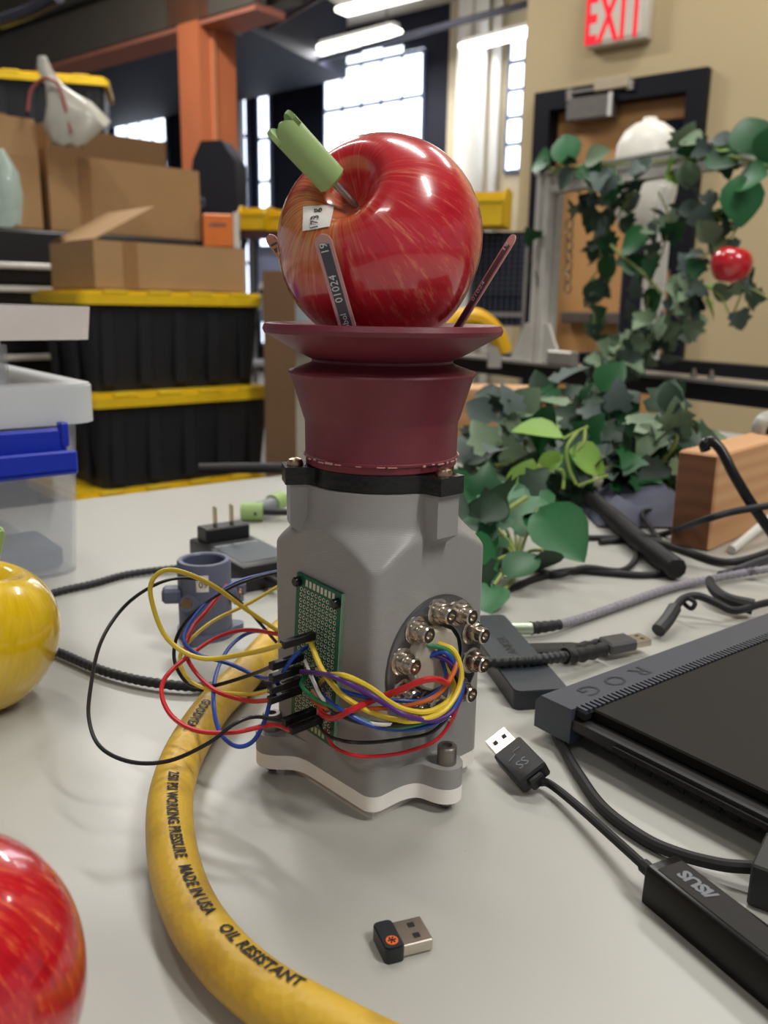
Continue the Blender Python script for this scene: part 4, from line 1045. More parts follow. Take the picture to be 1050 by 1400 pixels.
# dark bar along the far table edge
tag(MB().tube([(-0.2355,1.0758,0.0075),(-0.1833,1.0855,0.0075),(-0.1184,1.0913,0.0075),(-0.0435,1.0980,0.0075)], 0.0068, 12).build('rubber_bar', M_rubber), 'black rubber tube lying on the far table edge behind the gripper', 'tube')

# ================================================================ clear storage box with blue latch, left
UD = math.radians(39.0)
cbx = thing('clear_storage_box', 'clear plastic storage box with a blue latch at the left', 'storage box', (-0.2330, 0.664, 0), UD, )
# local origin at the near right bottom corner, x to the right along the front, y away
M_clear = mat('clear_plastic', (224, 228, 236), 0.25, var=0.02, alpha=0.30)
M_frost = mat('frosted_plastic', (222, 225, 228), 0.35, var=0.02, alpha=0.8)
LB, WB, HB = 0.40, 0.28, 0.128
def hollow(x0, y0, x1, y1, z0, z1, th, taper=0.0, r=0.02):
    b = MB(); rings = []
    for (ins, z) in ((taper, z0), (0.0, z1), (th, z1), (taper + th, z0 + th)):
        rings.append([(x, y, z) for x, y in rrect(x0 + ins, y0 + ins, x1 - ins, y1 - ins, r)])
    n = len(rings[0]); vs = sum(rings, []); fs = [list(range(n))[::-1], [3 * n + i for i in range(n)]]
    for k in range(3):
        for i in range(n):
            j = (i + 1) % n; fs.append([k * n + i, k * n + j, (k + 1) * n + j, (k + 1) * n + i])
    return b.add(vs, fs)
hollow(-LB, 0, 0, WB, 0.0, HB, 0.0022, 0.006).build('box_body', M_clear, cbx)
hollow(-LB - 0.007, -0.009, 0.010, WB + 0.007, HB - 0.006, HB + 0.022, 0.0022, 0.0).build('rim', M_frost, cbx)
ld = MB().prism(rrect(-LB - 0.006, -0.008, 0.009, WB + 0.006, 0.02), HB + 0.017, HB + 0.0235).build('lid', M_frost, cbx)
lt = MB()
lt.box((-0.085, -0.016, HB - 0.022), (0.130, 0.006, 0.030), bev=0.002)
lt.box((-0.085, -0.023, HB - 0.037), (0.135, 0.018, 0.006), bev=0.002)
lt.box((-0.022, -0.016, HB - 0.012), (0.006, 0.010, 0.018), bev=0.001)
lt.box((-0.085, -0.030, HB - 0.031), (0.135, 0.004, 0.018), bev=0.0015)
lt.build('latch', mat('latch_blue', (24, 50, 176), 0.35), cbx)['label'] = 'blue snap latch'
# grey coil and dark foam lie in the box
tag(MB().lathe([(0.0, 0.004), (0.03, 0.004), (0.075, 0.020), (0.098, 0.055), (0.102, 0.090), (0.098, 0.092), (0.093, 0.056), (0.07, 0.024), (0.0, 0.010)], 40, Matrix.Translation((0, 0, 0))).build('mixing_bowl', mat('bowl_grey', (78, 84, 100), 0.4), loc=(-0.2330 - 0.125 * math.cos(UD) - 0.12 * math.sin(UD), 0.664 - 0.125 * math.sin(UD) + 0.12 * math.cos(UD), 0.022)), 'grey bowl inside the clear storage box', 'bowl')
tag(MB().box((-0.125, 0.045, 0.013), (0.215, 0.06, 0.020), bev=0.004).build('foam_block', mat('foam_slate', (60, 70, 100), 0.7), loc=(-0.2330, 0.664, 0), rotz=UD), 'slate blue foam block on the bottom of the clear storage box', 'foam')
# smaller container and white tray on top
cb2 = thing('clear_container', 'small clear container with a blue band on the storage box lid', 'container', (-0.2330, 0.664, HB + 0.022), UD)
hollow(-0.38, 0.01, -0.045, 0.2, 0.0, 0.030, 0.002, 0.0, 0.018).build('container_body', M_clear, cb2)
MB().box((-0.21, 0.0145, 0.022), (0.31, 0.001, 0.006)).build('blue_band', mat('band_blue', (92, 112, 168), 0.4), cb2)
MB().prism(rrect(-0.375, 0.008, -0.050, 0.198, 0.018), 0.030, 0.034).build('container_lid', M_frost, cb2)
tr = thing('white_tray', 'white rimmed tray resting on the small clear container', 'tray', (-0.2330, 0.664, HB + 0.0565), UD)
hollow(-0.42, -0.012, 0.008, 0.24, 0.0, 0.024, 0.004, 0.002, 0.008).build('tray_body', mat('tray_white', (226, 216, 212), 0.45), tr)
MB().box((-0.22, 0.11, 0.0215), (0.38, 0.23, 0.004)).build('tray_insert', mat('tray_teal', (150, 176, 178), 0.5), tr)


# ================================================================ usb receiver at the front
def plug_shell(parent, M, L=0.0118, name='metal_shell'):
    """usb plug shell: x along the plug (root at 0), y across, z up; bottom at z=0"""
    sh = MB().box((L / 2, 0, 0.00225), (L, 0.012, 0.0045), M, bev=0.0003).build(name, mat('usb_nickel', (206, 196, 182), 0.26, metal=1, var=0.06, vscale=200), parent)
    for s_ in (-1, 1):
        MB().box((L * 0.56, s_ * 0.0026, 0.00452), (0.0024, 0.0022, 0.0002), M).build('latch_hole', mat('hole_black', (10, 10, 11), 0.6, var=0), sh)
    MB().box((L + 0.00005, 0, 0.0023), (0.0002, 0.0108, 0.0034), M).build('plug_mouth', mat('hole_black', (10, 10, 11), 0.6, var=0), sh)
    return sh
dg = thing('usb_receiver', 'tiny black usb receiver with an orange logo lying alone on the table', 'usb receiver', (0.0068, 0.2525, 0), math.radians(20))
plug_shell(dg, Matrix.Translation((0, 0, 0.0006)), 0.0108)
cap = rrect(-0.0066, -0.0071, 0.0004, 0.0071, 0.0018, 4)
MB().prism(cap, 0.0, 0.0054).prism(rrect(-0.0062, -0.0066, 0.0, 0.0066, 0.0016, 4), 0.0054, 0.0060).build('cap', mat('receiver_black', (28, 30, 36), 0.4), dg)
lg = MB().lathe([(0, 0), (0.0021, 0), (0.0021, 0.0002), (0, 0.0002)], 20, Matrix.Translation((-0.0031, -0.0034, 0.0060))).build('logo', mat('logo_orange', (226, 104, 40), 0.5, var=0), dg)
for k in range(3):
    MB().box((0, 0, 0), (0.0024, 0.00035, 0.0002), Matrix.Translation((-0.0031, -0.0034, 0.0063)) @ Matrix.Rotation(math.pi * k / 3, 4, 'Z')).build('logo_ray', M_ink, lg)
for k in range(6):
    a = math.pi * k / 3
    MB().lathe([(0, 0), (0.00035, 0), (0.00035, 0.0002), (0, 0.0002)], 8, Matrix.Translation((-0.0031 + 0.0012 * math.cos(a), -0.0034 + 0.0012 * math.sin(a), 0.0062))).build('logo_dot', M_ink, lg)

# ================================================================ black usb plug with cable to the adapter dongle
uq = (0.0536,0.3922,0.0040); uz = (0.0729,0.3597,0.0040)
A = math.radians(114)
us = thing('usb_network_adapter', 'black network adapter with its own short cable and usb plug', 'adapter', (0, 0, 0))
pr = Vector((0.0616,0.3699,0.0085)); 
MP = Matrix.Translation(pr) @ Matrix.Rotation(A, 4, 'Z') @ Matrix.Rotation(math.radians(-6), 4, 'Y') @ Matrix.Rotation(math.radians(-32), 4, 'X')
plug_shell(us, MP, 0.0118)
pb_ = MB().box((-0.0115, 0, 0.0023), (0.023, 0.0155, 0.0085), MP, bev=0.001).build('plug_body', M_black, us)
MB().box((-0.0245, 0, 0.0023), (0.003, 0.0075, 0.006), MP, bev=0.0008).build('plug_neck', M_black, us)
xv = MP.to_3x3() @ Vector((1, 0, 0)); yv = MP.to_3x3() @ Vector((0, 1, 0))
lettering('print', 'SS', 0.0066, M_greyink, pb_, MP @ Vector((-0.0145, 0, 0.00660)), yv, -xv, bold=0.0)
MB().tube([MP @ Vector(q) for q in [(-0.0095, 0.004, 0.0067), (-0.0085, 0.000, 0.0067), (-0.0065, 0.0, 0.0067), (-0.0065, -0.004, 0.0067)]], 0.0003, 6, sub=1).build('print', M_greyink, pb_)
st_ = MP @ Vector((-0.0255, 0, 0.0023))
MB().tube([st_] + [(0.0767,0.3493,0.0050),(0.0851,0.3305,0.0060),(0.0940,0.3044,0.0080)] + [(0.1015,0.2813,0.0100)], 0.0019, 10).build('cord', M_rubber, us)
MB().cyl((0.0999,0.2852,0.0100), (0.1015,0.2813,0.0100), 0.0027, 10).build('strain_relief', M_rubber, us)
# body: origin at near left bottom corner of the cable end
NA_ = math.radians(-63)
NM = Matrix.Translation((0.0976, 0.2779, 0)) @ Matrix.Rotation(NA_, 4, 'Z')      # x along the body, y to the right-rear
dbd = MB(); 
prof2 = [(0, 0), (0.0005, 0.0135), (0.0020, 0.0150), (0.0150, 0.0150), (0.0165, 0.0138), (0.0170, 0.0)]
nn = len(prof2); Ls = [0, 0.0008, 0.085]
vs = []; fs = []
for k, x in enumerate(Ls):
    for (y, z) in prof2:
        yy, zz = y, z
        if k == 0: yy = 0.0085 + (y - 0.0085) * 0.96; zz = 0.0075 + (z - 0.0075) * 0.95
        vs.append((x, yy, zz))
for k in range(len(Ls) - 1):
    for i in range(nn):
        j = (i + 1) % nn; fs.append([k * nn + i, k * nn + j, (k + 1) * nn + j, (k + 1) * nn + i])
fs.append(list(range(nn))); fs.append([(len(Ls) - 1) * nn + i for i in range(nn)])
nb_ = dbd.add(vs, fs, NM).build('adapter_body', mat('adapter_black', (20, 19, 19), 0.3, spec=0.35), us, smooth_angle=50)
nb_['label'] = 'black adapter block with a grey maker mark'
MB().prism([(0.004, 0.0145), (0.030, 0.0145), (0.062, 0.0125), (0.072, 0.006), (0.060, 0.0030), (0.004, 0.0028)], 0.0150, 0.0153, NM).build('top_inlay', mat('adapter_inlay', (30, 28, 27), 0.5, spec=0.25), nb_)
tx = NM.to_3x3() @ Vector((-1, 0, 0)); ty = NM.to_3x3() @ Vector((0, -1, 0))
lettering('print', '/ISUS', 0.0072, M_greyink, nb_, NM @ Vector((0.0165, 0.0094, 0.0153)), tx, ty, bold=0.0003, xs=1.05, space=0.92)

# ================================================================ gaming laptop
LA = math.radians(37.0)
lp = thing('laptop', 'closed black laptop with ribbed hinge vents at the right', 'laptop', (0.0815, 0.4005, 0), LA)
# x runs back along the hinge, -y runs along the left side towards the camera; top about 24 mm
M_lap = mat('laptop_black', (17, 16, 16), 0.5, var=0.08, vscale=40, spec=0.22)
M_lap_g = mat('laptop_gunmetal', (66, 70, 80), 0.42, metal=0.15)
b = MB()
# base: chamfered underneath on the left side
LX, LY = 0.36, 0.27
prof3 = [(0.012, 0.004), (0.002, 0.012), (0.0, 0.0135), (0.0, 0.0185), (LX, 0.0185), (LX, 0.004)]
nn = len(prof3); vs = []; fs = []
for y in (-0.004, -LY):
    for x, z in prof3: vs.append((x, y, z))
for i in range(nn):
    j = (i + 1) % nn; fs.append([i, j, nn + j, nn + i])
fs.append(list(range(nn))); fs.append(list(range(nn, 2 * nn)))
base_o = b.add(vs, fs).build('base', mat('laptop_base', (38, 37, 38), 0.5), lp, smooth_angle=20)
MB().box((0.18, -0.135, 0.002), (0.30, 0.20, 0.004)).build('rubber_foot', M_rubber, lp)
# hinge block in gunmetal
q = [(0.0, 0.003), (0.004, 0.022), (0.006, 0.024), (LX, 0.024), (LX, 0.006), (0.004, 0.006)]
hb_ = MB()
prof4 = [(0.004, 0.006), (0.004, 0.0200), (0.0005, 0.0240), (-0.0195, 0.0244), (-0.0195, 0.006)]
nn = len(prof4); vs = [(-0.001, y, z) for y, z in prof4] + [(LX, y, z) for y, z in prof4]
hb_.add(vs, [list(range(nn)), list(range(nn, 2 * nn))] + [[i, (i + 1) % nn, nn + (i + 1) % nn, nn + i] for i in range(nn)])
hg = hb_.build('hinge_cover', M_lap_g, lp, smooth_angle=20)
lid = MB().box((LX / 2 + 0.0045, -0.0255 - 0.122, 0.0218), (LX - 0.006, 0.244, 0.0058), bev=0.0008).build('lid', M_lap, lp)
# comb of vent fins between hinge and lid
fin = MB().box((0, 0, 0), (0.0017, 0.0060, 0.0022)).build('vent_fin', M_lap_g, lp); fin.location = (0.0035, -0.0222, 0.0240)
MB().box((LX / 2, -0.0222, 0.0215), (LX - 0.004, 0.0062, 0.003)).build('vent_trough', mat('vent_dark', (10, 10, 11), 0.7, var=0), lp)
for k in range(1, 80): share(fin, 'vent_fin', lp, (0.0035 + 0.0033 * k, -0.0222, 0.0240))
M_emb = mat('hinge_emboss', (38, 41, 48), 0.4, var=0)
for s_, x in (('G', 0.0235), ('O', 0.0435), ('R', 0.0645)):
    lettering('emboss', s_, 0.0145, M_emb, hg, (x, -0.0095, 0.0243), (-1, 0, 0), (0, -1, 0), lift=0.0002, xs=1.25)
# side vents
for k in range(8):
    y0 = -0.050 - 0.0088 * k
    M = Matrix.Translation((0.0062, y0, 0.0080)) @ Matrix.Rotation(math.radians(-38), 4, 'Y')
    MB().box((0, 0, 0), (0.0008, 0.0052, 0.0086), M @ Matrix.Rotation(math.radians(20), 4, 'X')).build('side_vent', mat('vent_dark', (10, 10, 11), 0.7, var=0), base_o)
MB().box((-0.0006, -0.145, 0.0155), (0.002, 0.2, 0.002)).build('side_groove', mat('vent_dark', (10, 10, 11), 0.7, var=0), base_o)

# thick cord from under the hinge to the black plug at the right edge
pc = thing('power_cable', 'thick black cord running under the laptop to a square plug', 'cable')
MB().tube([(0.0884,0.4129,0.0040),(0.0901,0.3864,0.0030),(0.0925,0.3607,0.0030),(0.0972,0.3339,0.0030),(0.1084,0.3126,0.0030),(0.1194,0.3009,0.0040),(0.1318,0.2920,0.0060),(0.1425,0.2877,0.0080)], 0.0026, 10).build('cord', M_rubber, pc)
M = Matrix.Translation((0.1466,0.2847,0.0090)) @ Matrix.Rotation(math.radians(-35), 4, 'Z')
MB().box((0.004, 0, 0), (0.016, 0.026, 0.017), M, bev=0.0008).build('plug', mat('plug_black', (38, 39, 39), 0.5), pc)

# ================================================================ usb hub and the two braided cables
hub = thing('usb_hub', 'flat dark usb hub lying behind the laptop corner', 'usb hub', (0.0725,0.4312,0.0000), math.radians(-80))
# x towards the camera end is 0, body runs back along -x
HM = Matrix.Identity(4)
MB().prism(rrect(-0.118, 0.0, 0.0, 0.031, 0.004), 0.0, 0.0105).build('hub_body', mat('hub_dark', (40, 43, 47), 0.38), hub)
MB().prism(rrect(-0.1175, 0.0005, -0.0005, 0.0305, 0.004), 0.0105, 0.0112).build('hub_top', mat('hub_top', (52, 57, 63), 0.42), hub)
lettering('emboss', 'ANKER', 0.0085, M_ink, hub, (-0.064, 0.016, 0.0113), (-1, 0, 0), (0, -1, 0))
for k in range(3):
    MB().box((-0.030 - 0.03 * k, 0.0312, 0.0055), (0.0135, 0.0006, 0.0055)).build('port', mat('hole_black', (10, 10, 11), 0.6, var=0), hub)
# grey braided cable with a usb-c plug
gc = thing('grey_braided_cable', 'grey braided cable with a pale metal plug in the hub', 'cable')
M_gbraid = mat('grey_braid', (132, 128, 136), 0.6, var=0.35, vscale=700)
MB().cyl((0.0831,0.5381,0.0065), (0.0997,0.5389,0.0065), 0.0042, 14).build('plug', mat('plug_sage', (178, 192, 168), 0.3, metal=0.6), gc)
MB().tube([(0.0987,0.5388,0.0065),(0.1085,0.5420,0.0065),(0.1194,0.5478,0.0060)], (0.0044, 0.0034), 12, prof=lambda k, L: 1.08 if k % 3 == 0 else 0.94).build('strain_relief', M_rubber, gc)
MB().tube([(0.1177,0.5464,0.0060),(0.1413,0.5682,0.0040),(0.1812,0.6021,0.0040),(0.2250,0.6382,0.0040),(0.2676,0.6613,0.0050),(0.3185,0.6846,0.0060),(0.3703,0.7041,0.0060)], 0.0031, 10, sub=34, prof=lambda k, L: 1.07 if (k // 2) % 2 else 0.93).build('braided_cord', M_gbraid, gc)
# black braided cable with usb-a plug
bc = thing('black_braided_cable', 'black braided cable lying over the hub with a grey usb plug', 'cable')
P = smooth([(0.0306,0.4252,0.0200),(0.0529,0.4599,0.0145),(0.0710,0.4637,0.0145),(0.0906,0.4677,0.0145),(0.1102,0.4798,0.0120),(0.1231,0.4884,0.0100),(0.1357,0.4994,0.0080)], 8)
Q = [P[0]]
for i in range(1, len(P)):
    while (P[i] - Q[-1]).length > 0.0011: Q.append(Q[-1] + (P[i] - Q[-1]).normalized() * 0.0011)
MB().tube(Q, 0.0033, 10, sub=1, prof=lambda k, L: 1.09 if (k // 2) % 2 else 0.91).build('braided_cord', M_braid, bc)
MB().tube([(0.1089,0.4797,0.0120),(0.1207,0.4872,0.0100),(0.1369,0.5006,0.0080)], (0.0046, 0.0044), 12, prof=lambda k, L: 1.10 if k % 3 == 0 else 0.92).build('strain_relief', M_rubber, bc)
pa_ = Vector((0.1370,0.5043,0.0060)); pz = Vector((0.1578,0.5135,0.0060)); d = pz - pa_
BM = Matrix.Translation(pz) @ Matrix.Rotation(math.atan2(d.y, d.x), 4, 'Z')
MB().box((-0.0105, 0, 0.0025), (0.021, 0.015, 0.0075), BM, bev=0.0015).build('plug_body', mat('plug_grey', (84, 84, 86), 0.35, metal=0.5), bc)
plug_shell(bc, BM, 0.0118)
# hub's own black plug and the plug with strap lying behind
kp = thing('cable_with_plug', 'short black plug pushed into the hub under the braided cable', 'plug')
MB().box((0, 0, 0), (0.034, 0.013, 0.008), Matrix.Translation((0.1046,0.5018,0.0055)) @ Matrix.Rotation(math.radians(6), 4, 'Z'), bev=0.0015).build('plug_body', M_rubber, kp)
MB().tube([(0.1131,0.5033,0.0055),(0.1288,0.5123,0.0050),(0.1457,0.5240,0.0040)], (0.0040, 0.003), 10, prof=lambda k, L: 1.1 if k % 3 == 0 else 0.9).build('strain_relief', M_rubber, kp)
cs = thing('cable_with_tie', 'black cable with a loop tie curving behind the laptop hinge', 'cable')
MB().tube([(0.1835,0.5400,0.0060),(0.1918,0.5489,0.0100),(0.2003,0.5613,0.0140)], 0.0048, 10).build('barrel_plug', mat('plug_dark', (48, 48, 49), 0.45), cs)
MB().tube([(0.2003,0.5613,0.0140),(0.2110,0.5744,0.0170),(0.2220,0.5768,0.0180),(0.2340,0.5734,0.0140),(0.2459,0.5700,0.0100),(0.2726,0.5906,0.0080),(0.3110,0.6160,0.0060)], 0.0028, 10).build('cord', M_rubber, cs)
MB().tube([(0.2094,0.5772,0.0160),(0.2127,0.5734,0.0120),(0.2147,0.5675,0.0120),(0.2167,0.5684,0.0160),(0.2135,0.5717,0.0180)], 0.0016, 8).build('tie_loop', M_rubber, cs)
wd = thing('cable_wedge', 'dark cable boot lying against the laptop hinge', 'cable')
MB().tube([(0.2514,0.6351,0.0120),(0.2482,0.6180,0.0100),(0.2497,0.5933,0.0100),(0.2646,0.5840,0.0080)], (0.003, 0.006), 10).build('cord', M_rubber, wd)

# ================================================================ lumber, webcam, rods
M_wood = bpy.data.materials.new('pine_wood'); M_wood.use_nodes = True
nt = M_wood.node_tree; bs = nt.nodes['Principled BSDF']; tc = nt.nodes.new('ShaderNodeTexCoord')
mp = nt.nodes.new('ShaderNodeMapping'); mp.inputs['Scale'].default_value = (0.12, 1, 1)
wv = nt.nodes.new('ShaderNodeTexWave'); wv.wave_type = 'RINGS'; wv.rings_direction = 'X'; wv.inputs['Scale'].default_value = 22; wv.inputs['Distortion'].default_value = 2.5; wv.inputs['Detail'].default_value = 2
nt.links.new(tc.outputs['Object'], mp.inputs[0]); nt.links.new(mp.outputs[0], wv.inputs['Vector'])
rp = nt.nodes.new('ShaderNodeValToRGB'); rp.color_ramp.elements[0].color = lin((190, 138, 92)); rp.color_ramp.elements[1].color = lin((202, 154, 108))
nt.links.new(wv.outputs['Fac'], rp.inputs[0]); nt.links.new(rp.outputs[0], bs.inputs['Base Color']); bs.inputs['Roughness'].default_value = 0.6
M_endgrain = M_wood.copy(); M_endgrain.name = 'pine_end_grain'
for e_, c_ in zip(M_endgrain.node_tree.nodes['Color Ramp'].color_ramp.elements, ((126, 80, 52), (140, 90, 60))): e_.color = lin(c_)
def lumber(label, p, rz, L, W, H):
    t = thing('lumber_block', label, 'lumber', p, rz, 'pieces of pine lumber')
    MB().box((L / 2 + 0.001, 0, H / 2), (L - 0.002, W, H), bev=0.002).build('timber', M_wood, t)
    MB().box((0.0005, 0, H / 2), (0.001, W - 0.004, H - 0.004)).build('end_grain', M_endgrain, t)
    return t
lumber('short pine block standing on edge right of the ivy', (0.2805, 0.7660, 0), math.radians(47), 0.30, 0.038, 0.089)
lumber('long pine beam behind the maroon cup and the ivy pile', (0.02, 1.40, 0), math.radians(-3), 0.22, 0.089, 0.089)
# webcam on the block
wc = thing('webcam', 'white and black webcam on the pine block at the right edge', 'webcam', (0.4014,0.9000,0.0715), 0)
WM = frame((0.004, 0, 0.022), (1, 0, 0), (-0.35, -0.9, -0.1))
MB().lathe([(0, -0.020), (0.012, -0.020), (0.0175, -0.012), (0.0185, 0.004), (0.016, 0.010), (0.0115, 0.0105), (0.0115, 0.009), (0, 0.009)], 28, WM).build('camera_body', mat('webcam_grey', (176, 172, 162), 0.35), wc)
MB().lathe([(0, 0.0092), (0.0112, 0.0092), (0.0112, 0.0112), (0.009, 0.0118), (0.006, 0.0105), (0, 0.0105)], 24, WM).build('lens', M_black_gloss, wc)
MB().lathe([(0, 0.0106), (0.0045, 0.0106), (0.003, 0.0115), (0, 0.0118)], 16, WM).build('lens_glass', mat('lens_violet', (40, 36, 70), 0.05, var=0), wc)
MB().box((0.004, 0.004, -0.002), (0.03, 0.03, 0.012), bev=0.003).build('stand', M_black, wc)
# bent black rod with silver end, pale stick
tag(MB().tube([(0.2627,0.7000,0.1017),(0.2610,0.7000,0.1065),(0.2660,0.7000,0.1096),(0.2733,0.6950,0.1027),(0.2821,0.6850,0.0842),(0.2947,0.6750,0.0625),(0.3093,0.6650,0.0411),(0.3210,0.6550,0.0231)], 0.0042, 12).build('bent_rod', M_black_gloss), 'glossy black bent rod hooking over in front of the pine block', 'rod')
tag(MB().cyl((0.3131,0.7482,0.0040), (0.3927,0.8227,0.0300), 0.0042, 12).build('white_stick', mat('stick_white', (214, 210, 202), 0.4)), 'white stick lying against the pine block', 'stick')

# cables between the ivy and the laptop
cable('cable_sleeve', 'thick black split sleeve of bundled cables ending on the table', [(0.2261,1.0554,0.0200),(0.2246,0.9450,0.0140),(0.2280,0.8438,0.0110),(0.2300,0.7473,0.0110),(0.2356,0.6639,0.0110)], 0.0085, mat('sleeve_black', (28, 27, 28), 0.5), ribbed=True)
cable('table_cable', 'thin black cable winding in front of the ivy', [(0.0643,0.6173,0.0030),(0.0934,0.6291,0.0030),(0.1238,0.6598,0.0030),(0.1545,0.6811,0.0030),(0.1836,0.6767,0.0030),(0.2123,0.6723,0.0030),(0.2391,0.6817,0.0030)], 0.0028, M_rubber)
cable('table_cable', 'thin black cable twisted over the one by the ivy', [(0.1206,0.6956,0.0030),(0.1394,0.6652,0.0040),(0.1662,0.6802,0.0060),(0.1964,0.6802,0.0040),(0.2218,0.7276,0.0030),(0.2301,0.7814,0.0030),(0.1901,0.7868,0.0030),(0.1513,0.7817,0.0030)], 0.0026, M_rubber)
cable('table_cable', 'black cable rising over the end of the pine block', [(0.2004,0.7719,0.0030),(0.2463,0.7903,0.0030),(0.2733,0.7996,0.0060)] + [(0.2581,0.6800,0.0473),(0.2769,0.6700,0.0573),(0.3111,0.6700,0.0639)], 0.0030, M_rubber)
cable('table_cable', 'black cable passing below the pine block to the right edge', [(0.2510,0.7827,0.0030),(0.2716,0.7421,0.0030),(0.2890,0.7104,0.0040),(0.3112,0.7116,0.0060),(0.3578,0.7464,0.0080)], 0.0034, M_rubber)
cable('table_cable', 'dark grey cable along the grey braided one at the right edge', [(0.2761,0.6758,0.0030),(0.2965,0.6898,0.0040),(0.3237,0.7113,0.0050),(0.3704,0.7446,0.0060)], 0.0034, mat('cable_slate', (54, 56, 64), 0.5))
cable('table_cable', 'thin black cable hooked beside the lavender pouch', [(0.2583,0.7729,0.0030),(0.2630,0.8234,0.0040),(0.2590,0.8419,0.0120),(0.2682,0.8563,0.0140),(0.3045,0.8858,0.0060)], 0.0024, M_rubber)
b = MB(); random.seed(11)
pc_ = Vector((0.2693,0.9016,0.0000))
vs = []; fs = []; N_ = 10
for i in range(N_):
    for j in range(N_):
        u, v = i / (N_ - 1), j / (N_ - 1)
        e_ = min(1, 5 * min(u, 1 - u)) * min(1, 5 * min(v, 1 - v))
        vs.append(pc_ + Vector(((u - 0.5) * 0.11, (v - 0.5) * 0.13, 0.002 + e_ * (0.022 + 0.008 * math.sin(7 * u + 5 * v) + random.uniform(-.003, .003)))))
for i in range(N_ - 1):
    for j in range(N_ - 1): fs.append([i * N_ + j, (i + 1) * N_ + j, (i + 1) * N_ + j + 1, i * N_ + j + 1])
k0 = len(vs); vs += [v.copy() for v in vs[:k0]]
for i in range(k0, 2 * k0): vs[i].z = 0.0005
fs += [[q + k0 for q in reversed(f)] for f in fs]
b.add(vs, fs)
tag(b.build('cloth_pouch', mat('pouch_lavender', (78, 80, 98), 0.7), smooth_angle=60), 'lavender grey cloth pouch under the ivy pile', 'pouch')


# ================================================================ bench frame with trellis, right background
PR = math.radians(-59.7)
PO = (0.2404, 2.5829, 0)
rl = thing('bench_frame', 'black steel bench rail with an aluminium plate on top behind the ivy', 'bench', PO, PR)
# local x runs towards the camera along the rail
MB().box((0.75, 0.03, 0.045), (1.9, 0.06, 0.040)).build('rail', mat('rail_black', (16, 17, 24), 0.5), rl)
MB().box((0.75, 0.03, 0.0685), (1.9, 0.10, 0.007)).build('top_plate', mat('plate_alu', (168, 164, 156), 0.35, metal=0.7), rl)
MB().box((0.75, 0.62, 0.045), (1.9, 0.06, 0.040)).build('rail', MATS['rail_black'], rl)
for x in (-0.15, 1.6):
    MB().box((x, 0.325, 0.045), (0.05, 0.53, 0.04)).build('cross_rail', MATS['rail_black'], rl)
    for y in (0.03, 0.62): MB().box((x, y, FLOOR_Z / 2 + 0.0125), (0.05, 0.05, -FLOOR_Z + 0.025)).build('leg', MATS['rail_black'], rl)
for px_, py_ in ((941,500), (965,502)):
    q = (0.8112,0.0000,0.0965) if px_ == 941 else (0.8576,-0.0000,0.0965)
    MB().lathe([(0, 0), (0.008, 0), (0.008, 0.008), (0.004, 0.009), (0.004, 0.018), (0, 0.018)], 12, Matrix.Translation((q[0], 0.02, 0.072))).build('stud', M_steel, rl)
def extrusion(parent, p0, p1, w=0.045, name='extrusion'):
    """aluminium profile bar with slots along its faces"""
    p0 = Vector(p0); p1 = Vector(p1); d = p1 - p0; L = d.length
    ref = Vector((0, 1, 0))
    M = frame(p0, ref, d)
    s = w / 2; g = 0.005; dp = 0.007; o = []
    for k in range(4):
        R_ = Matrix.Rotation(math.pi / 2 * k, 2)
        for q in [(s, -s), (s, -g), (s - dp, -g), (s - dp, g), (s, g)]:
            v = R_ @ Vector(q); o.append((v.x, v.y))
    return MB().prism(o, 0, L, M).build(name, M_alu, parent, smooth_angle=20)
tl = thing('trellis_frame', 'aluminium profile frame holding the ivy and the hanging apple', 'frame', PO, PR)
qa = (0.3370,0.0000,0.0553); qt = (0.2935,0.0000,0.5386); qr_ = (1.0580,0.0000,0.4976)
xp = (0.3019,0.0000,0.2508)[0]; zt_ = (0.2935,0.0000,0.5386)[2]
extrusion(tl, (xp, 0.02, 0.072), (xp, 0.02, zt_), 0.05, 'post')
extrusion(tl, (xp + 0.028, 0.02, zt_ - 0.022), (xp + 1.0, 0.02, zt_ - 0.022), 0.045, 'top_bar')
extrusion(tl, (xp, 0.42, 0.072), (xp, 0.42, zt_), 0.045, 'post')
extrusion(tl, (xp, 0.045, zt_ - 0.022), (xp, 0.40, zt_ - 0.022), 0.045, 'top_bar')
MB().box((xp + 0.47, 0.02, zt_ + 0.005), (1.0, 0.055, 0.006)).build('cover_plate', M_alu, tl)
for s_ in (-1, 1):
    q = [(0, 0), (s_ * 0.08, 0), (s_ * 0.02, 0.10), (0, 0.10)]
    vs = [(xp + s_ * 0.025 + x, 0.0, 0.073 + z) for x, z in q] + [(xp + s_ * 0.025 + x, 0.008, 0.073 + z) for x, z in q]
    MB().add(vs, [[0, 1, 2, 3], [7, 6, 5, 4]] + [[i, (i + 1) % 4, 4 + (i + 1) % 4, 4 + i] for i in range(4)]).build('gusset', M_alu, tl)
MB().box((xp + 0.12, -0.01, 0.090), (0.09, 0.03, 0.035), bev=0.003).build('clamp', mat('clamp_grey', (160, 156, 148), 0.4, metal=0.4), tl)

# yellow spring clamp behind the cup
yc = thing('yellow_clamp', 'yellow curved clamp handle behind the maroon rim', 'clamp', (0, 0, 0))
MB().tube([(0.1443,2.1000,0.1595),(0.1747,2.1000,0.1838),(0.2181,2.1000,0.1845),(0.2595,2.1000,0.1528),(0.2827,2.1000,0.1069)], (0.026, 0.02), 10).build('handle', mat('clamp_yellow', (232, 176, 28), 0.4), yc)
MB().box((0.2586,2.1000,0.0961), (0.03, 0.03, 0.05)).build('jaw', mat('jaw_grey', (170, 164, 156), 0.4), yc)
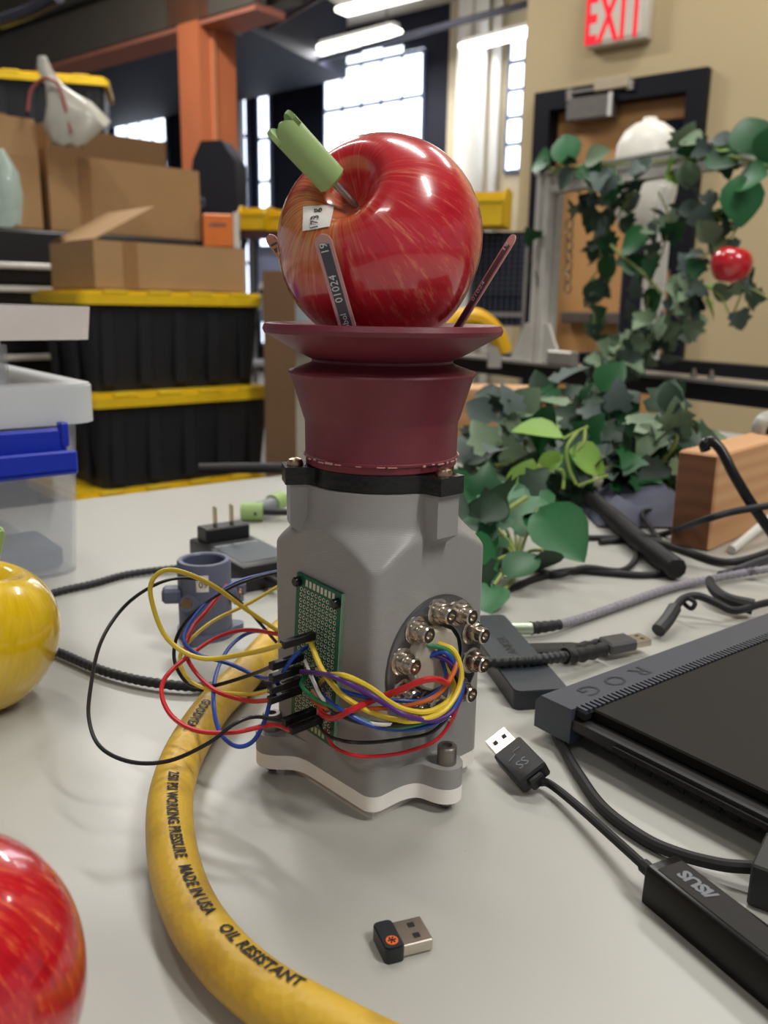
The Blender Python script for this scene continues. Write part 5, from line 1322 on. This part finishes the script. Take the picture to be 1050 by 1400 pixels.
# white rounded machine behind the trellis
wm = thing('white_machine', 'white domed machine head behind the trellis in front of the door', 'machine', (0.7251,2.6000,0.4128), 0)
MB().lathe([(0, 0.02), (0.05, 0.02), (0.075, 0.05), (0.088, 0.12), (0.090, 0.20), (0.084, 0.250), (0.066, 0.285), (0.040, 0.304), (0.022, 0.310), (0.018, 0.320), (0, 0.322)], 28).build('dome', mat('machine_white', (236, 232, 220), 0.35), wm)
MB().lathe([(0, -0.35), (0.045, -0.35), (0.045, 0.02), (0, 0.02)], 20).build('neck', mat('machine_black', (24, 26, 36), 0.4), wm)
MB().lathe([(0, -1.05), (0.14, -1.05), (0.14, -1.02), (0.05, -1.0), (0.035, -0.35), (0, -0.35)], 20).build('pedestal', mat('machine_grey', (120, 120, 124), 0.4), wm)

# ---------------------------------------------------------------- ivy
GREENS = {
    'deep': mat('leaf_deep_green', (28, 82, 42), 0.42, var=0.14, vscale=50, spec=0.4),
    'dark': mat('leaf_dark_green', (44, 66, 48), 0.5, var=0.16, vscale=50, spec=0.35),
    'grey': mat('leaf_grey_green', (118, 138, 110), 0.55, var=0.14, vscale=50, spec=0.3),
    'slate': mat('leaf_slate_green', (82, 96, 90), 0.55, var=0.16, vscale=50, spec=0.3),
    'lime': mat('leaf_lime', (124, 160, 72), 0.5, var=0.10, vscale=50, spec=0.3),
    'mid': mat('leaf_mid_green', (42, 102, 58), 0.42, var=0.14, vscale=50, spec=0.4)}
M_vein = mat('leaf_vein', (150, 176, 108), 0.5)
M_stalk = mat('ivy_stalk', (138, 150, 78), 0.55, var=0.1)
def leaf_mesh(kind, m):
    """unit leaf: stalk end at the origin, tip along +x, face +z"""
    if kind == 'oval':
        prof = [(0.0, 0.02), (0.10, 0.22), (0.25, 0.37), (0.45, 0.43), (0.65, 0.37), (0.82, 0.23), (0.94, 0.09), (1.0, 0.0)]
    else:
        prof = [(0.06, 0.04), (-0.05, 0.30), (0.10, 0.48), (0.28, 0.36), (0.42, 0.52), (0.56, 0.30), (0.78, 0.20), (1.0, 0.0)]
    vs = []; fs = []
    n = len(prof)
    for s in (1, -1):
        for (x, y) in prof:
            vs.append((x, s * y, 0.30 * y - 0.20 * x * x))
    mid = [(x if kind == 'oval' else max(0, (i / (n - 1)) ** 1.0), 0, -0.20 * (x if kind == 'oval' else i / (n - 1)) ** 2) for i, (x, y) in enumerate(prof)]
    o = len(vs); vs += mid
    for i in range(n - 1):
        fs.append([o + i, o + i + 1, i + 1, i])
        fs.append([o + i + 1, o + i, n + i, n + i + 1])
    me = bpy.data.meshes.new('leaf_' + kind); me.from_pydata(vs, [], fs); me.validate(); me.shade_smooth(); me.materials.append(m)
    return me
LEAF = {}
def leaf(parent, kind, col, p, direction, normal, size, name='leaf'):
    key = (kind, col)
    if key not in LEAF: LEAF[key] = leaf_mesh(kind, GREENS[col])
    o = bpy.data.objects.new(name, LEAF[key]); COL.objects.link(o); o.parent = parent
    M = frame(p, direction, normal)
    o.matrix_local = M @ Matrix.Diagonal((size, size * random.uniform(.85, 1.1), size, 1))
    return o
def rv(s=1.0): return Vector((random.uniform(-s, s), random.uniform(-s, s), random.uniform(-s, s)))
TOCAM = Vector((-0.25, -0.9, 0.25))
def vine(label, path, n, size, mix, spread, seed, kinds=(('ivy', .7), ('oval', .3)), group='artificial ivy vines', stalk=0.002, off=(0, 0, 0), face=TOCAM, name='ivy_vine'):
    random.seed(seed)
    t = thing(name, label, 'ivy', (0, 0, 0), group=group)
    P = smooth([Vector(q) + Vector(off) for q in path], 10)
    MB().tube(P[::2] + [P[-1]], stalk, 6, sub=1).build('stem', M_stalk, t)
    cols = [c for c, w_ in mix for _ in range(int(w_ * 20))]
    for i in range(n):
        k = random.randrange(len(P)); base_ = P[k]
        off_ = rv(1); off_ = off_.normalized() * spread * random.random() ** 0.6
        p = base_ + off_
        d = (off_.normalized() * 0.6 + rv(0.7) + Vector((0, 0, -0.25)))
        nm = face + rv(0.75)
        kd = 'ivy' if random.random() < kinds[0][1] else 'oval'
        leaf(t, kd, random.choice(cols), p, d, nm, size * random.uniform(0.7, 1.2))
    return t
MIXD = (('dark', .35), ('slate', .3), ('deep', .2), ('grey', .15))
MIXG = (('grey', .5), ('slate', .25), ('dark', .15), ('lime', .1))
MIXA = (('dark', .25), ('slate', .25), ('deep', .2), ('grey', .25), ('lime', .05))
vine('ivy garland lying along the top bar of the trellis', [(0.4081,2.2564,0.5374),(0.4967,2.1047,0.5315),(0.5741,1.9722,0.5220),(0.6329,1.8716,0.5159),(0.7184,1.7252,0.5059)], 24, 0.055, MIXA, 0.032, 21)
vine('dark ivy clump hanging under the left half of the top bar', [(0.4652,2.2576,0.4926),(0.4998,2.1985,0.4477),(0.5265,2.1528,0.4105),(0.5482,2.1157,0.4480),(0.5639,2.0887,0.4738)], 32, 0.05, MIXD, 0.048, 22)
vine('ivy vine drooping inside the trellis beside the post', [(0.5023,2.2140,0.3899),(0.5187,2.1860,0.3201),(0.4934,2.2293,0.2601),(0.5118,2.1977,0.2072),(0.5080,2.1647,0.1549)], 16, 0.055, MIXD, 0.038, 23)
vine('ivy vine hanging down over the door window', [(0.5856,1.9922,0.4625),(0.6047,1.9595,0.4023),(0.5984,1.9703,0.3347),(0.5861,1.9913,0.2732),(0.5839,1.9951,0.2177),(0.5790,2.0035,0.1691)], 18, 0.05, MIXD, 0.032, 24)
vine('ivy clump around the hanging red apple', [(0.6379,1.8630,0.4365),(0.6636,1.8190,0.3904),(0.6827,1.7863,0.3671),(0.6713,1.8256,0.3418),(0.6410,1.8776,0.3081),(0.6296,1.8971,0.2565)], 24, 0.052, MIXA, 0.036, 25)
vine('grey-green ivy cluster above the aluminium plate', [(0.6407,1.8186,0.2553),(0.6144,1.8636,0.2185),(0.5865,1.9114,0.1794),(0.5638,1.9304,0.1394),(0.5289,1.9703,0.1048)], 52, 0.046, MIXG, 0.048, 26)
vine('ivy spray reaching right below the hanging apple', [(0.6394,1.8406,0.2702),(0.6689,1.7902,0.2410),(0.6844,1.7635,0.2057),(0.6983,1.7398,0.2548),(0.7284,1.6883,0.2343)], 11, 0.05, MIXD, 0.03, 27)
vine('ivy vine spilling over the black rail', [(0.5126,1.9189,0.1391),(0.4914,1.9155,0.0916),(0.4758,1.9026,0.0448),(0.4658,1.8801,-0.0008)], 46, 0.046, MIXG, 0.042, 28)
vine('ivy sprig at the left of the aluminium post', [(0.3855,2.3346,0.3792),(0.3771,2.3489,0.3343),(0.3889,2.3287,0.3025)], 5, 0.05, MIXD, 0.015, 29)
# hand placed large smooth leaves on the trellis top
lv = thing('leaf_sprig', 'sprig of large smooth leaves on the left end of the top bar', 'leaves', (0, 0, 0), group='sprigs of large leaves')
random.seed(31)
for (a, bq, c_, s_, nx_) in [((0.3933,2.2618,0.5598), (0.3259,2.3771,0.5903), 'mid', 0.075, 0), ((0.4286,2.2013,0.5447), (0.4144,2.2257,0.6237), 'mid', 0.085, 0), ((0.4565,2.1536,0.5445), (0.5025,2.0749,0.5733), 'grey', 0.07, 0), ((0.4505,2.1639,0.5395), (0.4865,2.0825,0.5063), 'deep', 0.07, 0), ((0.3936,2.2612,0.5530), (0.3607,2.3176,0.5366), 'dark', 0.05, 0)]:
    a = Vector(a); leaf(lv, 'oval', c_, a, Vector(bq) - a, TOCAM + rv(0.25), s_)
MB().tube([(0.3727,2.3169,0.5505),(0.4212,2.2338,0.5427),(0.4787,2.1354,0.5326)], 0.004, 6).build('stem', M_stalk, lv)
lv = thing('leaf_sprig', 'sprig of large dark leaves at the right end of the top bar', 'leaves', (0, 0, 0), group='sprigs of large leaves')
for (a, bq, c_, s_) in [((0.6869,1.7395,0.4987), (0.6728,1.7636,0.5632), 'deep', 0.085), ((0.6944,1.7268,0.4840), (0.7065,1.7059,0.5339), 'deep', 0.07), ((0.6992,1.6986,0.4570), (0.6627,1.7611,0.4584), 'mid', 0.085), ((0.6665,1.7546,0.4642), (0.6752,1.7398,0.3966), 'mid', 0.095), ((0.6316,1.8342,0.5128), (0.6648,1.7773,0.4964), 'deep', 0.07), ((0.6251,1.8651,0.5410), (0.5974,1.9125,0.5627), 'grey', 0.06), ((0.6639,1.7988,0.5170), (0.6493,1.8237,0.5410), 'lime', 0.05)]:
    a = Vector(a); leaf(lv, 'oval', c_, a, Vector(bq) - a, TOCAM + rv(0.25), s_)
MB().tube([(0.6232,1.8684,0.5277),(0.6647,1.7974,0.5048),(0.7077,1.7237,0.4760)], 0.004, 6).build('stem', M_stalk, lv)
lv = thing('leaf_sprig', 'sprig of broad green leaves in the middle of the trellis', 'leaves', (0, 0, 0), group='sprigs of large leaves')
for (a, bq, c_, s_) in [((0.5371,2.0752,0.3478), (0.5745,2.0111,0.3787), 'mid', 0.085), ((0.5442,2.0630,0.3230), (0.5740,2.0121,0.2942), 'deep', 0.075), ((0.5262,2.0938,0.3324), (0.5069,2.1268,0.2871), 'deep', 0.07), ((0.6035,1.9616,0.2494), (0.5766,2.0075,0.2095), 'deep', 0.07), ((0.5323,2.0834,0.3287), (0.5595,2.0368,0.3140), 'dark', 0.05)]:
    a = Vector(a); leaf(lv, 'oval', c_, a, Vector(bq) - a, TOCAM + rv(0.25), s_)
MB().tube([(0.5189,2.1063,0.3575),(0.5380,2.0737,0.3315),(0.5742,2.0116,0.2894),(0.6037,1.9612,0.2463)], 0.004, 6).build('stem', M_stalk, lv)
# hanging red apple in the ivy
M_ap3 = apple_mat('apple_red_plain', [(170, 10, 22), (196, 16, 30), (214, 40, 44)], [(196, 30, 34), (206, 60, 50)], ((0, 0, 0.045), 0.015, 0.02))
pz_ = (0.6506,1.7025,0.2977)
ha = table_apple('small red apple hanging among the ivy of the trellis', M_ap3, pz_, (0.1, -0.1, 0.98), 0.038, 0.036, 'red apples', stem=False)
MB().cyl((0, 0, 0.018), (0.002, 0, 0.05), 0.004, 8).build('stem_stub', GREENS['dark'], ha)
ch_ = thing('hanging_chain', 'thin dark chain hanging inside the trellis beside the post', 'chain', (0, 0, 0))
c0 = Vector((0.4507,2.2626,0.4276)); c1 = Vector((0.4553,2.2548,0.2509)); nl = 7
for k in range(nl):
    p = c0.lerp(c1, (k + 0.5) / nl); hh = (c1 - c0).length / nl * 0.56; ww = 0.011
    ax = Vector((0.8, 0.6, 0)) if k % 2 else Vector((0.6, -0.8, 0))
    pts = [p + ax * ww * math.cos(a) + Vector((0, 0, 1)) * hh * math.sin(a) for a in [2 * math.pi * i / 14 for i in range(15)]]
    MB().tube(pts, 0.002, 6, sub=1).build('link', M_steel_dark, ch_)

# ivy pile on the table
TOP = Vector((-0.1, -0.75, 0.65))
pile = [
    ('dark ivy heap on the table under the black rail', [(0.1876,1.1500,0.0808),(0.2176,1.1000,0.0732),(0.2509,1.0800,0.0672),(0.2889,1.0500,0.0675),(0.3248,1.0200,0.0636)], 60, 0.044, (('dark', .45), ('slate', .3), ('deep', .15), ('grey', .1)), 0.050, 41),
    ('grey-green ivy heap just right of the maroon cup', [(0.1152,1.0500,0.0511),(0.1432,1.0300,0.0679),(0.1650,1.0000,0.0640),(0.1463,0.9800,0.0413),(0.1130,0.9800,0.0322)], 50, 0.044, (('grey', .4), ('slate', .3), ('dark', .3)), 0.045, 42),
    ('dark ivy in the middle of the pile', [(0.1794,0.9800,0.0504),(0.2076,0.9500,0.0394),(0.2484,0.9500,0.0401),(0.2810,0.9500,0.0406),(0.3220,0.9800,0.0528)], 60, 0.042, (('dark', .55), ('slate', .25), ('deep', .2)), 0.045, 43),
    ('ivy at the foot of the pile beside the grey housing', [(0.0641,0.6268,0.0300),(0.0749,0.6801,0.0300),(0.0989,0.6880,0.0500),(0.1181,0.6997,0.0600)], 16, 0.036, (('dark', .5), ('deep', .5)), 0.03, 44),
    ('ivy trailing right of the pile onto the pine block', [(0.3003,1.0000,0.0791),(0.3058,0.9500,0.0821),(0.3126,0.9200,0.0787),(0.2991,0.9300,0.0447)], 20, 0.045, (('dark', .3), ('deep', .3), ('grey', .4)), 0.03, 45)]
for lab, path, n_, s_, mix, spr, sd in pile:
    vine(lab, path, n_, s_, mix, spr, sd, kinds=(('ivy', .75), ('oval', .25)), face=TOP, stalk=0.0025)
# front sprig with large leaves beside the gripper
sg = thing('leaf_sprig', 'sprig of large glossy leaves on the table beside the grey housing', 'leaves', (0, 0, 0), group='sprigs of large leaves')
random.seed(51)
root = (0.1095,0.6737,0.0120)
big = [((0.1153,0.7011,0.0250), (0.1360,0.7400,0.0592), 'mid', 0.056, (-0.2, -0.8, 0.5)), ((0.1278,0.7000,0.0507), (0.1556,0.6600,0.0266), 'mid', 0.060, (-0.1, -0.75, 0.6)),
       ((0.0931,0.6303,0.0120), (0.1216,0.6462,0.0300), 'deep', 0.036, (0, -0.4, 0.9)), ((0.1042,0.7200,0.0282), (0.0765,0.7800,0.0690), 'mid', 0.066, (0.3, -0.8, 0.4)),
       ((0.0841,0.7000,0.0330), (0.1045,0.7200,0.0476), 'deep', 0.040, (0, -0.9, 0.4)), ((0.0951,0.7000,0.0332), (0.0739,0.7000,0.0429), 'deep', 0.040, (0, -0.6, 0.8)),
       ((0.0898,0.6520,0.0200), (0.0641,0.6268,0.0300), 'mid', 0.044, (0, -0.8, 0.5)), ((0.0833,0.6181,0.0100), (0.0692,0.5857,0.0040), 'mid', 0.044, (-0.2, -0.6, 0.7)),
       ((0.1239,0.6463,0.0300), (0.1295,0.6612,0.0100), 'dark', 0.034, (0, -0.9, 0.3)), ((0.1141,0.7500,0.0387), (0.1543,0.7600,0.0526), 'mid', 0.045, (0, -0.8, 0.6)),
       ((0.0803,0.7400,0.0438), (0.0639,0.7400,0.0534), 'mid', 0.05, (0, -0.8, 0.5))]
for a, bq, c_, s_, nm in big:
    a = Vector(a); d = Vector(bq) - a
    lf = leaf(sg, 'oval', c_, a, d, nm, max(s_, d.length))
    MB().tube([a, a.lerp(Vector(bq), 0.5), a.lerp(Vector(bq), 0.9)], 0.0002, 5, sub=2).build('vein', M_vein, lf).matrix_parent_inverse = lf.matrix_local.inverted()
    MB().tube([Vector(root), (Vector(root) + a) / 2 + Vector((0, 0, 0.004)), a], 0.0014, 6, sub=4).build('stalk', M_stalk, sg)
MB().tube([(0.0705,0.6249,0.0040),(0.0901,0.6259,0.0040),(0.1004,0.6400,0.0060),(0.1095,0.6737,0.0120)], 0.002, 6).build('stalk', M_stalk, sg)
# pale lime leaves and curly stalks in the pile
sg2 = thing('leaf_sprig', 'lime green leaves with curly stalks in the ivy pile', 'leaves', (0, 0, 0), group='sprigs of large leaves')
for a, bq, s_, nm in [((0.1909,0.9200,0.0782), (0.1384,0.9200,0.0931), 0.055, (0, -0.3, 0.95)), ((0.1939,0.9000,0.0673), (0.2353,0.9000,0.0492), 0.048, (0, -0.7, 0.7)), ((0.1880,0.9000,0.0625), (0.1657,0.9000,0.0480), 0.035, (0, -0.5, 0.8)), ((0.1376,0.8500,0.0269), (0.1433,0.8500,0.0570), 0.04, (-0.3, -0.7, 0.5)), ((0.3070,0.9500,0.0244), (0.3267,0.9500,0.0331), 0.03, (0, -0.7, 0.5))]:
    a = Vector(a); leaf(sg2, 'oval', 'lime', a, Vector(bq) - a, nm, s_)
for path in ([(0.2121,0.9000,0.0931),(0.1980,0.9000,0.0860),(0.1869,0.9000,0.0796)], [(0.2092,0.9000,0.0908),(0.2063,0.8900,0.0776),(0.1994,0.8900,0.0675)], [(0.2017,0.9000,0.0876),(0.1892,0.8900,0.0720),(0.1929,0.8900,0.0504),(0.2017,0.8900,0.0333)], [(0.1616,0.9000,0.0519),(0.1681,0.8900,0.0421),(0.1560,0.8800,0.0245),(0.1511,0.8700,0.0150)], [(0.2359,0.9000,0.0413),(0.2198,0.8900,0.0383),(0.2034,0.8900,0.0318)], [(0.1773,0.9000,0.0482),(0.1892,0.9000,0.0445),(0.1882,0.8900,0.0284)]):
    MB().tube(path, 0.0018, 6, sub=5).build('stalk', mat('stalk_lime', (150, 172, 88), 0.5), sg2)
